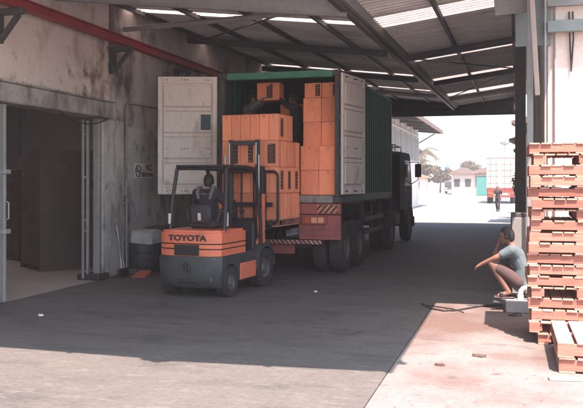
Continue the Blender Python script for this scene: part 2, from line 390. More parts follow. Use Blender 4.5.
# ================================================================== canopy roof
cp = thing('canopy_roof', 'corrugated metal canopy roof with pale skylight strips over the yard', 'canopy')
KY = 0.02
def zl(x, y): return 4.86 + (-2.62 - x) * 0.112 + KY * (y - 18)      # left half, rising to the wall
def zr(x, y): return 4.74 + (x + 2.38) * 0.135 + KY * (y - 18)       # right half, rising outwards
def sheet_mesh(length, slope, width=1.0, waves=5, amp=.034, m=roof_m):
    vs = []; fs = []; k = 0; xs = (0, length)
    pr = []
    for i in range(waves):
        a = width * i / waves; q = width / waves
        pr += [(a, -amp), (a + q * .3, -amp), (a + q * .5, amp), (a + q * .8, amp)]
    pr.append((width, -amp)); n = len(pr)
    for x in xs:
        for (y, z) in pr: vs.append((x, y, z + x * slope))
    b_ = MB(); b_.add(vs, [(i, i + 1, n + i + 1, n + i) for i in range(n - 1)])
    # real thickness
    b_.add([(x, y, z + .004) for x, y, z in vs], [(i, n + i, n + i + 1, i + 1) for i in range(n - 1)])
    return b_.mesh('roof_sheet', m, fix=False)
mr = sheet_mesh(2.38, .135); mrs = sheet_mesh(2.38, .135, m=skyl_m)
def sheet_mesh_l(m):
    return sheet_mesh(-5.14, -.112, m=m)
ml = sheet_mesh_l(roof_m); mls = sheet_mesh(-5.14, -.112, width=.4, waves=2, m=skyl_m); mlh = sheet_mesh(-5.14, -.112, width=.6, waves=3)
for k in range(29):
    y = 5.5 + k
    s_ = k in (3, 8, 13, 18, 23)
    place(mrs if s_ else mr, 'skylight_sheet' if s_ else 'roof_sheet', cp, (-2.38, y, zr(-2.38, y)), (math.atan(KY), 0, 0))
    s_ = k in (4, 9, 13, 18, 23)
    place(mls if s_ else ml, 'skylight_sheet' if s_ else 'roof_sheet', cp, (-2.62, y, zl(-2.62, y)), (math.atan(KY), 0, 0))
    if s_: place(mlh, 'roof_sheet', cp, (-2.62, y + .4, zl(-2.62, y + .4)), (math.atan(KY), 0, 0))
me_ = sheet_mesh(.85, .02, m=roof_m)
for k in range(24):
    y = 10.0 + k
    place(me_, 'edge_sheet', cp, (0.02, y, zr(0, y) + .05), (math.atan(KY), 0, 0))
def ybeam(name, x, z0off, zf, w_, h_, y0=5.5, y1=34.4, m=steel_d, n=6):
    """lengthwise member hung under the roof"""
    b = MB(); za = zf(x, y0) + z0off; zb = zf(x, y1) + z0off
    vs = [(x + sx * w_ / 2, y, z + dz) for y, z in ((y0, za), (y1, zb)) for sx in (-1, 1) for dz in (-h_, 0)]
    b.add(vs, [(0, 1, 3, 2), (4, 6, 7, 5), (0, 2, 6, 4), (1, 5, 7, 3), (0, 4, 5, 1), (2, 3, 7, 6)]); return b.build(name, m, cp)
for x in (-3.5, -4.8, -6.1, -7.3): ybeam('purlin', x, -.022, zl, .05, .10)
ybeam('purlin', -1.28, -.022, zr, .06, .10)
ybeam('purlin', -0.05, -.022, zr, .06, .12)
# valley gutter
b = MB()
for (xa, xb, ya, yb) in ((-2.68, -2.32, 0, 0),):
    y0, y1 = 5.5, 34.4
    prof = [(-2.66, .10), (-2.66, .0), (-2.61, -.08), (-2.39, -.08), (-2.34, .0), (-2.34, .10), (-2.352, .10), (-2.352, .005), (-2.395, -.068), (-2.605, -.068), (-2.648, .005), (-2.648, .10)]
    n = len(prof); vs = []
    for y in (y0, y1):
        for (x, dz) in prof: vs.append((x, y, 4.68 + KY * (y - 18) + dz))
    b.add(vs, [(i, (i + 1) % n, n + (i + 1) % n, n + i) for i in range(n)])
b.build('valley_gutter', steel_g, cp)
ybeam('valley_beam', -2.5, -.235, lambda x, y: 4.83 + KY * (y - 18), .09, .08)
# rafters: I sections that follow the two slopes
for i, y in enumerate((6.05, 11.85, 17.5, 23.2, 28.9, 34.2)):
    m = galv if y < 12 else steel_d
    for side, zf, xa, xb in (('l', zl, -7.45, -2.72 if y > 12 else -2.46), ('r', zr, -2.28, 0.0)):
        if side == 'r' and y == 11.85: continue
        b = MB(); za, zb = zf(xa, y) - .14, zf(xb, y) - .14
        dp_ = .26 if y < 12 else .144
        for (w2, t0, t1) in ((.05, -.014, 0), (.008, .014 - dp_, -.014), (.05, -dp_, .014 - dp_)):
            vs = [(x, y + sy * w2, z + t) for x, z in ((xa, za), (xb, zb)) for sy in (-1, 1) for t in (t0, t1)]
            b.add(vs, [(0, 1, 3, 2), (4, 6, 7, 5), (0, 2, 6, 4), (1, 5, 7, 3), (0, 4, 5, 1), (2, 3, 7, 6)])
        b.build('rafter', m, cp)
b = MB(); b.prism([(-7.5, 4.66), (-2.5, 4.66), (-2.5, zl(-2.62, 34.4) - .02), (-7.5, zl(-7.5, 34.4) - .02)], 34.40, 34.45, 'y'); b.build('gable_panel', steel_d, cp)
b = MB(); b.prism([(-2.498, 4.66), (.0, 4.66), (.0, zr(0, 34.4) - .02), (-2.498, zr(-2.4, 34.4) - .02)], 34.40, 34.45, 'y'); b.build('gable_panel', steel_d, cp)
b = MB(); b.box(-7.4, 0.0, 34.28, 34.38, 4.62, 4.86, .01); b.build('end_beam', steel_d, cp)
# diagonal wind braces under the sheets
for (p0, p1) in (((-2.3, 17.6, 4.55), (-0.1, 23.1, 5.0)), ((-0.1, 23.3, 4.95), (-2.3, 28.8, 4.8)), ((-2.7, 12.0, 4.66), (-7.2, 17.4, 5.1))):
    b = MB(); b.tube([p0, p1], .018, 6); b.build('wind_brace', steel_d, cp, True)
# columns on the right-hand edge
for y in (17.5, 23.2, 28.9, 34.2):
    b = MB(); zt = zr(.1, y) - .35
    b.box(-.02, .2, y - .09, y - .075, .0, zt); b.box(-.02, .2, y + .075, y + .09, .0, zt); b.box(.085, .095, y - .075, y + .075, .0, zt)
    b.box(-.1, .28, y - .17, y + .17, 0, .02); b.build('column', steel_d, cp)
y = 11.98; zt = zr(.25, y) + .02
b = MB(); b.box(.15, .235, y - .12, y - .10, .0, zt, .003); b.box(.15, .235, y + .10, y + .12, .0, zt, .003); b.box(.185, .2, y - .10, y + .10, .0, zt)
b.build('column', steel_g, cp)
# grey downpipe that crosses from the wall to the gutter
dp = MB(); dp.tube([(-7.5, 14.42, 4.86), (-5.0, 13.75, 4.80), (-3.2, 13.25, 4.765), (-3.05, 13.2, 4.79), (-2.9, 13.18, 4.90), (-2.75, 13.17, 4.93)], .05, 12)
tag(dp.build('gutter_pipe', galv, None, True), 'grey pipe crossing under the roof from wall to valley gutter', 'pipe')

# ================================================================== building on the right
rb = thing('side_building', 'white plastered building wall behind the tall pallet stack', 'building')
b = MB(); b.box(.45, 7, 12.45, 12.65, 0, 6.0, .01); b.build('front_wall', white_p, rb)
b = MB(); b.box(.45, .65, 12.66, 35, 0, 5.0); b.build('side_wall', plaster_g, rb)
b = MB(); b.box(.40, .43, 12.28, 12.35, 0, 5.0, .004); b.build('trim_post', galv, rb)
b = MB(); b.box(.545, .565, 12.38, 12.449, 0, 5.6, .004); b.build('trim_post', galv, rb)
b = MB(); b.box(.44, 6.5, 12.26, 12.37, 4.02, 4.19, .008); b.build('cross_beam', mat('beam_greygreen', (0.22, 0.27, 0.255), (0.17, 0.21, 0.20), 3, 0.6), rb)
b = MB(); b.box(.44, 6.5, 12.29, 12.36, 4.40, 4.50, .006); b.build('upper_rail', steel_g, rb)
for x in (.75, .80):
    b = MB(); b.tube([(x, 12.40, 4.33), (x + .01, 12.40, 3.95), (.78, 12.40, 3.45)], .012, 6); b.build('cable', black_p, rb, True)
b = MB(); b.box(-.035, .035, -.03, .03, 0, 2.2, .006, rotm(0, -.055, 0), (.29, 11.75, 3.05)); b.build('stay', mat('stay_tan', (0.36, 0.31, 0.27), rough=.7), rb)
b = MB(); b.box(-.02, .44, 12.1, 12.13, 4.28, 4.74, .006, rotm(0, -.06, 0), (-.02, 0, .0)); b.build('fascia_panel', steel_g, rb)
b = MB(); b.box(-.01, .50, 12.4, 12.44, 3.85, 5.0, .004); b.build('infill_panel', mat('panel_greygreen', (0.19, 0.22, 0.21), rough=.7), rb)
b = MB(); b.add([(.0, 11.5, 5.55), (8, 11.5, 5.75), (8, 13.2, 6.2), (.0, 13.2, 6.1)], [(0, 1, 2, 3)]); b.add([(.0, 11.5, 5.60), (8, 11.5, 5.80), (8, 13.2, 6.25), (.0, 13.2, 6.15)], [(0, 1, 2, 3)])
b.build('eave', roof_m, rb)

# electrical cabinets and clutter on the side wall
cb = thing('electric_cabinet', 'dark grey cabinet beside the steel column behind the squatting person', 'cabinet', (.02, 12.9, 0))
b = MB(); b.box(-.10, .30, 0, .4, .02, 1.35, .012); b.build('body', steel_d, cb)
b = MB(); b.box(-.08, .28, -.016, -.001, .1, 1.28, .006); b.build('door', steel_g, cb)

# ================================================================== wheels
def wheel(parent, loc, r, w_, side=1, rim=rim_m, lug=0, n=32):
    """a rim with its tyre, axis along x, outer face towards +x*side"""
    h = w_ / 2; ri = r * .56
    b = MB()
    pr = [(.0, -h * .5), (ri, -h * .8), (ri, -h * .7), (ri * .97, h * .82), (ri * .92, h * .86), (ri * .86, h * .55), (ri * .62, h * .35), (ri * .50, h * .55), (ri * .42, h * .80), (ri * .22, h * .84), (.0, h * .85)]
    b.lathe([(max(a, .001), c * side) for a, c in pr], 20, 'x')
    for k in range(8):
        t = 2 * PI * k / 8; c = (h * .36 * side, math.cos(t) * ri * .74, math.sin(t) * ri * .74)
        b.cyl(c, (c[0] + .03 * side, c[1], c[2]), .018, n=6)
    o = b.build('wheel', rim, parent, True, loc)
    b = MB()
    pr = [(ri, -h * .78), (ri * 1.05, -h * .92), (r * .80, -h), (r * .93, -h * .96), (r * .985, -h * .80), (r, -h * .70)]
    g = .012
    for c in (-.36, 0, .36):
        pr += [(r, h * (c - .05)), (r - g, h * (c - .045)), (r - g, h * (c + .045)), (r, h * (c + .05))]
    pr += [(r, h * .70), (r * .985, h * .80), (r * .93, h * .96), (r * .80, h), (ri * 1.05, h * .92), (ri, h * .78)]
    vs_m = MB(); vs_m.lathe(pr, n, 'x')
    vs_m.f = vs_m.f[:-2]
    vs_m.add([], [])
    if lug:
        for k in range(lug):
            t = 2 * PI * k / lug
            for sd in (-1, 1):
                vs_m.box(min(sd * h * .45, sd * h * .99), max(sd * h * .45, sd * h * .99), -.016, .016, r - .03, r + .008, 0, rotm(t + (.5 if sd > 0 else 0) * 2 * PI / lug, 0, 0))
    ty = vs_m.build('tyre', rubber, o, True)
    return o

# ================================================================== forklift
FY = R(-5.5)
fk = thing('forklift', 'orange and grey forklift lifting a tall pallet of cartons', 'forklift', (-4.94, 12.0, 0), FY)
def subdiv_prism(poly, xs, axis='x'):
    """polygon (y,z) carried through several x stations so that it can be bent"""
    b = MB(); n = len(poly)
    for x in xs:
        for (y, z) in poly: b.v.append((x, y, z))
    for i in range(len(xs) - 1):
        for k in range(n): b.f.append((i * n + k, i * n + (k + 1) % n, (i + 1) * n + (k + 1) % n, (i + 1) * n + k))
    b.f.append(tuple(range(n))[::-1]); b.f.append(tuple(range((len(xs) - 1) * n, len(xs) * n)))
    return b
arch = [(.08 + .285 * math.cos(t) , .235 + .30 * math.sin(t)) for t in [R(a) for a in (180, 165, 150, 130, 110, 90, 70, 50, 30, 12)]]
cwp = [(-.26, .16), (-.31, .20), (-.345, .32), (-.355, .48), (-.34, .66), (.42, .66), (.42, .30)] + arch[::-1] + [(-.208, .17)]
XS = [-.56, -.52, -.42, -.28, -.1, .1, .28, .42, .52, .56]
def make_cw():
    b = subdiv_prism(cwp, XS)
    v = []
    for (x, y, z) in b.v:
        q = abs(x) / .56
        if y < -.12: y = y + (.11 * q ** 4) * min(1, (-.12 - y) / .15)
        if abs(x) > .5: z = .66 if z > .65 else z
        # lower tail narrows in
        if z < .35 and y < -.12: x *= .93
        v.append((x, y, z))
    b.v = v; return b
make_cw().build('counterweight', fork_g, fk, True)
# inner core between the steer wheels
b = MB(); b.box(-.30, .30, -.15, .42, .15, .655, .02); b.build('rear_frame', fork_g, fk)
b = MB(); b.box(-.05, .05, -.385, -.33, .44, .54, .015); b.cyl((0, -.395, .40), (0, -.395, .585), .016, n=8); b.build('tow_pin', black_p, fk)
b = MB(); b.box(-.16, .16, -.352, -.26, .24, .31, .02); b.build('tow_recess', black_p, fk)
# hood in three stepped bands
def hood_band(z0, z1, g=0.0):
    poly = [(-.325 + g, z0), (-.325 + g, z1), (.68 - g, z1), (.68 - g, z0)]
    b = subdiv_prism(poly, [c * (1 - g) for c in (-.54, -.50, -.40, -.25, 0, .25, .40, .50, .54)])
    v = []
    for (x, y, z) in b.v:
        q = abs(x) / .54
        if y < -.1: y += .11 * q ** 5
        v.append((x, y, z))
    b.v = v; return b
hood = hood_band(.665, .765).build('hood', orange, fk, True)
hood_band(.768, .782, .03).build('groove', black_p, hood, True)
hood_band(.785, .845).build('band', orange, hood, True)
hood_band(.848, .862, .03).build('groove', black_p, hood, True)
b = hood_band(.865, 1.03); b.build('band', orange, hood, True)
b = hood_band(1.031, 1.065, .05); b.build('lid', orange, hood, True)
b = MB(); b.box(-.24, .20, -.337, -.30, .672, .842, .006); gr = b.build('grille', black_p, fk)
for k in range(5):
    b = MB(); b.box(-.22, .18, -.343, -.3371, .69 + k * .030, .704 + k * .030, .003); b.build('slat', black_p, gr)
tm = text_mesh('TOYOTA', .125, black_p, .004, .004)
o = place(tm, 'lettering', fk, (-.01, -.332, .945), (R(90), 0, 0)); o.scale = (1.30, 1, 1)
# side frames, steps, panels
for sx in (-1, 1):
    b = MB(); b.box(min(sx * .40, sx * .545), max(sx * .40, sx * .545), .425, 1.16, .30, .655, .015); b.build('side_frame', fork_g, fk)
    b = MB(); b.box(min(sx * .546, sx * .565), max(sx * .546, sx * .565), .42, 1.06, .23, .50, .012); b.build('side_panel', orange, fk)
    b = MB(); b.box(min(sx * .38, sx * .545), max(sx * .38, sx * .545), .42, 1.08, .20, .299, .008); b.build('step', black_p, fk)
    # front fender over drive wheel
    pf = [(1.45 + .40 * math.cos(t), .36 + .40 * math.sin(t)) for t in [R(a) for a in range(0, 181, 18)]] + [(1.45 + .36 * math.cos(t), .36 + .36 * math.sin(t)) for t in [R(a) for a in range(180, -1, -18)]]
    b = MB(); b.prism(pf, sx * .36, sx * .60, 'x'); b.build('fender', fork_g, fk)
    wheel(fk, (sx * .49, 0.08, .24), .24, .18, sx, n=28, lug=22)
    wheel(fk, (sx * .48, 1.45, .33), .33, .22, sx, n=28, lug=24)
b = MB(); b.box(-.42, .42, .40, 1.72, .30, .62, .02); b.build('floor_frame', fork_g, fk)
b = MB(); b.box(-.45, .45, 1.20, 1.34, .62, 1.15, .03); b.build('dashboard', black_p, fk)
b = MB()
ring = [(.17 * math.cos(t), .17 * math.sin(t) * .85, .17 * math.sin(t) * .5) for t in [2 * PI * k / 20 for k in range(20)]]
b.tube([(x - .05, y + 1.05, z + 1.28) for x, y, z in ring], .014, 8, True)
b.tube([(-.05, 1.25, 1.05), (-.05, 1.05, 1.28)], .022, 8); b.tube([(-.22, 1.05, 1.28), (.12, 1.05, 1.28)], .012, 6); b.build('steering_wheel', black_p, fk, True)
for k, x in enumerate((.16, .22, .28)):
    b = MB(); b.tube([(x, 1.22, 1.1), (x, 1.16, 1.32)], .008, 6); b.box(x - .015, x + .015, 1.145, 1.175, 1.30, 1.35, .008); b.build('lever', black_p, fk, True)
# seat
st = MB(); st.box(-.26, .24, .16, .66, 1.068, 1.20, .05); st = st.build('seat', vinyl, fk, True)
b = MB(); b.box(-.20, .18, 0, .11, 0, .33, .05, rotm(R(8), 0, 0), (0, .10, 1.13)); b.build('backrest', vinyl, st, True)
b = MB(); b.box(-.035, .02, -.012, -.001, .08, .20, .004, rotm(R(8), 0, 0), (0, .10, 1.13)); b.build('pale_tag', label_w, st)
for sx in (-1, 1):
    b = MB(); b.tube([(sx * .26, .18, 1.18), (sx * .30, .22, 1.38), (sx * .30, .5, 1.40)], .02, 8); b.build('armrest', vinyl, st, True)
# overhead guard
gd = MB()
for sx in (-1, 1):
    gd.tube([(sx * .49, -.02, 1.03), (sx * .485, .04, 1.5), (sx * .45, .14, 2.04), (sx * .45, .22, 2.08), (sx * .45, .9, 2.085), (sx * .45, 1.20, 2.06), (sx * .46, 1.28, 1.98), (sx * .49, 1.42, 1.1), (sx * .49, 1.43, .72)], .032, 8)
gd.tube([(-.45, .16, 2.055), (.45, .16, 2.055)], .032, 8); gd.tube([(-.45, 1.2, 2.055), (.45, 1.2, 2.055)], .03, 8)
gd = gd.build('overhead_guard', black_p, fk, True)
for k in range(6):
    x = -.36 + k * .144
    b = MB(); b.box(x - .012, x + .012, .17, 1.2, 2.06, 2.10, .004); b.build('guard_bar', black_p, gd)
b = MB(); b.box(-.46, .46, .10, .19, 2.072, 2.11, .01); b.build('rear_crossbar', black_p, gd)
b = MB(); b.box(.435, .50, .08, .12, 1.12, 1.34, .006); b.build('warning_tag', label_w, gd)
b = MB(); b.cyl((-.50, -.02, 1.15), (-.50, -.02, 1.32), .025, n=10); b.build('reflector', label_w, gd)
# mast
ms = MB()
for sx in (-1, 1):
    xa, xb = sorted((sx * .30, sx * .39)); ms.box(xa, xb, 1.74, 1.86, .08, 2.12, .008)
ms.box(-.39, .39, 1.735, 1.80, .25, .34, .008); ms.box(-.39, .39, 1.72, 1.78, 2.0, 2.10, .008); ms.box(-.39, .39, 1.72, 1.78, 1.1, 1.18, .008)
mast = ms.build('mast', black_p, fk)
ms = MB()
for sx in (-1, 1):
    xa, xb = sorted((sx * .235, sx * .295)); ms.box(xa, xb, 1.76, 1.86, .55, 2.60, .006)
ms.box(-.235, .235, 1.78, 1.85, 2.50, 2.58, .006); ms.build('inner_rail', steel_d, mast)
for sx in (-1, 1):
    b = MB(); b.cyl((sx * .335, 1.70, .2), (sx * .335, 1.70, 1.55), .034, n=12); b.build('lift_cylinder', orange, mast, True)
    b = MB(); b.cyl((sx * .335, 1.70, 1.55), (sx * .335, 1.70, 2.32), .02, n=12); b.build('piston_rod', chrome, mast, True)
    b = MB(); b.cyl((sx * .265, 1.735, 2.15), (sx * .265, 1.735, 2.54), .018, n=10); b.build('lift_chain', chrome, mast, True)
    b = MB(); b.tube([(sx * .42, 1.15, .55), (sx * .42, 1.72, 1.0)], .035, 10); b.build('tilt_cylinder', orange, mast, True)
    b = MB(); b.box(min(sx * .40, sx * .455), max(sx * .40, sx * .455), 1.66, 1.72, .62, 1.62, .01); b.build('mast_guard', orange, mast)
# carriage, load backrest and forks
cr = MB(); cr.box(-.52, .52, 1.88, 1.93, 1.04, 1.13, .008); cr.box(-.52, .52, 1.88, 1.93, 1.38, 1.46, .008)
for x in (-.25, .25): cr.box(x - .03, x + .03, 1.87, 1.90, 1.0, 1.5, .004)
cr = cr.build('carriage', black_p, fk)
def rrect(x0, x1, z0, z1, r, y, n=4):
    pts = []
    for cx, cz, a0 in ((x1 - r, z1 - r, 0), (x0 + r, z1 - r, 90), (x0 + r, z0 + r, 180), (x1 - r, z0 + r, 270)):
        for k in range(n + 1):
            t = R(a0 + 90 * k / n); pts.append((cx + r * math.cos(t), y, cz + r * math.sin(t)))
    return pts
b = MB(); b.tube(rrect(-.60, .60, 1.08, 2.02, .10, 1.96), .027, 8, True)
for x in (-.36, -.12, .12, .36): b.tube([(x, 1.96, 1.10), (x, 1.96, 2.0)], .016, 6)
b.build('load_backrest', black_p, cr, True)
for sx in (-1, 1):
    b = MB(); b.prism([(1.935, 1.46), (1.935, .985), (1.97, .965), (3.02, .985), (3.02, 1.0), (1.98, 1.005), (1.98, 1.46)], sx * .28 - .055, sx * .28 + .055, 'x'); b.build('fork', steel_d, cr)

# ================================================================== pallets
def pallet(label, loc, rz=0, group=None, w_=1.12, d=1.1, h=.125, nb=7, pale=False, solid=True, slotted=False, name='pallet', skip=(), bw=.118):
    """deck boards run along y, bearers along x; the bearer at the front is what the camera sees"""
    t = thing(name, label, 'pallet', loc, rz, group)
    hb = .018
    key = ('deck', d, h, pale, bw)
    if key not in PC:
        b = MB(); b.box(-bw / 2, bw / 2, 0, d, h - hb, h, .003); PC[key] = b.mesh('deck_board', wood_p if pale else wood)
    for k in range(nb):
        if k in skip: continue
        x = bw / 2 + (w_ - bw) * k / (nb - 1); place(PC[key], 'deck_board', t, (x + random.uniform(-.006, .006), random.uniform(-.022, .016), 0))
    key = ('bear', w_, h, slotted)
    if key not in PC:
        b = MB()
        if slotted:     # blocks with fork openings between them
            for x in (0, w_ / 2 - .07, w_ - .14): b.box(x, x + .14, 0, .09, hb + .001, h - hb - .001, .003)
        else:
            b.box(0, w_, 0, .045, hb + .001, h - hb - .001, .003)
        PC[key] = b.mesh('bearer', wood_x)
    if slotted:
        k2 = ('blk', h)
        if k2 not in PC:
            b = MB(); b.box(0, .14, 0, .09, hb + .001, h - hb - .001, .003); PC[k2] = b.mesh('block', wood_x)
        for y in (.005, d / 2 - .045, d - .095):
            for x in (0, w_ / 2 - .07, w_ - .14): place(PC[k2], 'block', t, (x, y, 0))
    else:
        for y in (.005, d / 2 - .02, d - .05): place(PC[key], 'bearer', t, (0, y, 0))
    key = ('bot', d, bw)
    if key not in PC:
        b = MB(); b.box(-bw / 2, bw / 2, 0, d, 0.0, hb, .003); PC[key] = b.mesh('bottom_board', wood)
    for x in (bw / 2, w_ / 2, w_ - bw / 2): place(PC[key], 'bottom_board', t, (x, random.uniform(-.01, .01), 0))
    return t
PC = {}
NP = 18; PH = .1265
ordn = ['bottom', 'second', 'third', 'fourth', 'fifth', 'sixth', 'seventh', 'eighth', 'ninth', 'tenth', 'eleventh', 'twelfth', 'thirteenth', 'fourteenth', 'fifteenth', 'sixteenth', 'seventeenth', 'topmost']
rnd = random.Random(3)
for i in range(NP):
    dx = rnd.uniform(-.03, .03); dy = rnd.uniform(-.03, .03); rz = rnd.uniform(-.022, .022)
    x0, y0 = .15, 9.53
    if i == 0: x0, y0, rz = .24, 9.43, .0
    if i in (1, 2): x0, y0 = (.145, 9.45) if i == 1 else (.17, 9.5)
    if i == 17: x0 = .12
    if i == 16: x0 = .19
    sl = i in (0, 1, 4, 11, 16)
    lab = 'bottom pallet of the tall reddish stack' if i == 0 else ('topmost pallet of the tall reddish stack' if i == 17 else f'{ordn[i]} pallet from the ground in the tall reddish stack')
    pallet(lab, (x0 + dx * (i > 2), y0 + dy * (i > 2), i * PH + .001), rz, 'pallets in the tall stack', slotted=sl, nb=9, bw=.112, skip=(() if i not in (5, 9, 13) else ({5: (2,), 9: (1,), 13: (3,)}[i])))
for i, lab in enumerate(('lower pallet of the low stack at bottom right', 'upper pale decked pallet of the low stack at bottom right')):
    pallet(lab, (.395 - .012 * i, 8.07 - .01 * i, i * .15 + .001), R(-.5 + i), 'pallets in the low stack', h=.148, nb=7, pale=(i == 1), slotted=False, w_=1.2, d=1.25, bw=.15)
b = MB(); b.box(0, .95, 0, .10, .001, .022, .004, rotm(0, 0, R(9)), (.30, 7.72, 0))
tag(b.build('plank', wood_p), 'loose pale plank lying on the ground before the low pallet stack', 'plank')

# ================================================================== cartons
CT = .19; CL = .378; CH = .486
CV = random.Random(17)
def carton_mesh(sx, sy, sz, name='carton'):
    key = ('c', sx, sy, sz, CV.randrange(5))
    if key not in PC:      # five slightly crushed variants of each size
        b = MB(); g = .003
        b.box(g, sx - g, g, sy - g, .001, sz - .002, .008)
        cn = {}
        v = []
        for (x, y, z) in b.v:
            k = (x > sx / 2, y > sy / 2, z > sz / 2)
            if k not in cn: cn[k] = (CV.uniform(-.002, .0045), CV.uniform(-.002, .0045), CV.uniform(0, .006))
            dx, dy, dz = cn[k]
            v.append((x + (-dx if k[0] else dx), y + (-dy if k[1] else dy), z - dz if k[2] else z))
        b.v = v
        PC[key] = b.mesh('carton', carton_m)
    return PC[key]
def print_mesh(w_, h_):
    var = CV.randrange(3); key = ('p', w_, h_, var)
    if key not in PC:
        b = MB(); b.box(-w_ / 2, w_ / 2, -.0015, 0, -h_ / 2, h_ / 2); PC[key] = b.mesh('printed_panel', print_m)
        b = MB(); n = (7, 9, 5)[var]
        for k in range(n):
            z = -h_ / 2 + h_ * (k + .5) / n; q = h_ * (.018, .012, .03)[var]
            a = -w_ * (.36, .30, .40)[(k + var) % 3]; c = w_ * (.18 + .16 * ((k * 7 + var) % 3) / 2)
            b.box(a, c, -.003, -.0016, z - q, z + q)
        PC[(key, 'l')] = b.mesh('print_lines', print_l)
    return PC[key], PC[(key, 'l')]
def carton(label, loc, size, rz=0, group=None, prints=(), parent=None):
    o = place(carton_mesh(*size), 'carton', None, loc, (0, 0, rz)); tag(o, label, 'carton', group)
    for face, off, w_, h_ in prints:
        a, l = print_mesh(w_, h_)
        if face == 'front': lo, ro = (size[0] / 2 + off, .0025, size[2] / 2), (0, 0, 0)
        else: lo, ro = (size[0] - .0025, size[1] / 2 + off, size[2] / 2), (0, 0, R(90))
        p = place(a, 'printed_panel', o, lo, ro); place(l, 'print_lines', p)['kind'] = 'stuff'
    tk = ('t', size)
    if tk not in PC:
        b = MB(); b.box(size[0] / 2 - .03 if size[0] > .25 else .004, size[0] / 2 + .03 if size[0] > .25 else size[0] - .004, .0, size[1], size[2] - .0045, size[2] - .0006)
        xa, xb = (size[0] / 2 - .03, size[0] / 2 + .03) if size[0] > .25 else (size[0] / 2 - .028, size[0] / 2 + .028)
        b.box(xa, xb, -.0005, .004, size[2] - .075, size[2] - .004); PC[tk] = b.mesh('tape', tape_m)
    place(PC[tk], 'tape', o)
    return o
# load on the forks (forklift frame)
FM = Matrix.Translation((-4.94, 12.0, 0)) @ Matrix.Rotation(FY, 4, 'Z')
def fl(x, y, z): return tuple(FM @ Vector((x, y, z)))
lp = pallet('wooden pallet raised on the forks under the carton load', fl(-.57, 2.03, 1.012), FY, None, w_=1.14, d=1.12, slotted=True)
z0 = 1.012 + .126
cols = ['first', 'second', 'third', 'fourth', 'fifth', 'sixth']
lay = ['bottom', 'second', 'third', 'top']
for L_ in range(4):
    z = z0 + L_ * CH
    narrow = L_ in (3, 1)          # narrow ends towards the camera
    if narrow:
        for i in range(6):
            for j in range(3):
                if j == 2 and L_ == 3: continue
                if not (j == 0 or i == 5 or L_ == 3): continue
                dz = -.0
                pr = []
                if i == 5: pr = [('right', .0, .13, .34)] if (L_ == 1 or j == 0) else []
                where = ['front', 'middle', 'rear'][j]
                carton(f'orange carton on the forklift load, {lay[L_]} layer, {where} row, {cols[i]} from left', fl(-.57 + i * CT, 2.05 + j * CL, z), (CT, CL, CH), FY + random.uniform(-.006, .006), 'cartons on the forklift load', pr)
    else:
        for i in range(3):
            for j in range(6):
                if not (j == 0 or i == 2): continue
                pr = [('front', .06 if i != 1 else -.02, .155, .36)] if (j == 0 and L_ == 2 and i in (0, 2)) else []
                if j == 0 and L_ == 2 and i == 1: pr = [('front', .02, .10, .32)]
                where = 'front row' if j == 0 else f'right side, {cols[j]} from front'
                carton(f'orange carton on the forklift load, {lay[L_]} layer, {where}' + (f', {cols[i]} from left' if j == 0 else ''), fl(-.57 + i * CL, 2.05 + j * CT, z), (CL, CT, CH), FY + random.uniform(-.006, .006), 'cartons on the forklift load', pr)

# ================================================================== container
TR = R(-0.8); TO = (-4.535, 15.2, 0)
TM = Matrix.Translation(TO) @ Matrix.Rotation(TR, 4, 'Z')
def tl(x, y, z): return tuple(TM @ Vector((x, y, z)))
HW = 1.265; ZB = 1.42; ZF = 1.575; ZT = 4.02; CLN = 6.06
ct = thing('shipping_container', 'green shipping container on the truck with both doors swung open', 'container', TO, TR)
def corr(y0, y1, pitch=.278, depth=.036):
    pts = []; n = int((y1 - y0) / pitch); p = (y1 - y0) / n
    for i in range(n):
        a = y0 + i * p; pts += [(a, 0), (a + p * .26, 0), (a + p * .5, -depth), (a + p * .76, -depth)]
    pts.append((y1, 0)); return pts
for sx in (-1, 1):
    b = MB(); pts = corr(.16, CLN - .16); n = len(pts)
    xo = HW - .008
    ring = [(sx * (xo + d), y) for y, d in pts] + [(sx * (xo + d - .006), y) for y, d in pts[::-1]]
    b.prism(ring, ZB + .16, ZT - .06, 'z'); b.build('side_wall', cont_g, ct)
    x0, x1 = sorted((sx * (HW - .07), sx * HW))
    b = MB(); b.box(x0, x1, .16, CLN - .16, ZT - .06, ZT - .003, .006); b.build('top_rail', cont_g, ct)
    b = MB(); b.box(x0, x1, .16, CLN - .16, ZB, ZB + .158, .006); b.build('bottom_rail', cont_g, ct)
    for y0 in (0, CLN - .158):
        b = MB(); x0, x1 = sorted((sx * (HW - .12), sx * HW)); b.box(x0, x1, y0, y0 + .157, ZB + .12, ZT - .12, .008)
        b.build('corner_post', steel_d if y0 == 0 else cont_g, ct)
        for z in (ZB, ZT - .119):
            b = MB(); x0, x1 = sorted((sx * (HW - .16), sx * (HW + .004))); b.box(x0, x1, y0 - .004, y0 + .16, z, z + .118, .01)
            b.cyl((sx * (HW - .08), y0 - .006, z + .06), (sx * (HW - .08), y0 + .02, z + .06), .032, n=10); b.build('corner_casting', steel_d, ct)
b = MB(); n = 0
ring = [(y, ZT - .012 + d * .5) for y, d in corr(.1, CLN - .1, .21, .03)]
b.prism(ring + [(y, z - .005) for y, z in ring[::-1]], -HW + .06, HW - .06, 'x'); b.build('roof', cont_g, ct)
b = MB(); b.box(-HW + .165, HW - .165, .0, .11, ZT - .135, ZT - .002, .01); hd = b.build('header', cont_h, ct)
for x in (-.7, -.2, .3, .75):
    b = MB(); b.box(x, x + .06, -.018, -.001, ZT - .12, ZT - .03, .006); b.build('lock_keeper', cont_h, hd)
b = MB(); b.box(-HW + .165, HW - .165, .0, .12, ZB + .0, ZF - .01, .01); b.build('sill', mat('sill_grey', (0.30, 0.285, 0.265), (0.2, 0.185, 0.17), 5, 0.6, stain=((0.10, 0.08, 0.07), 5, 0.55, 0.7)), ct)
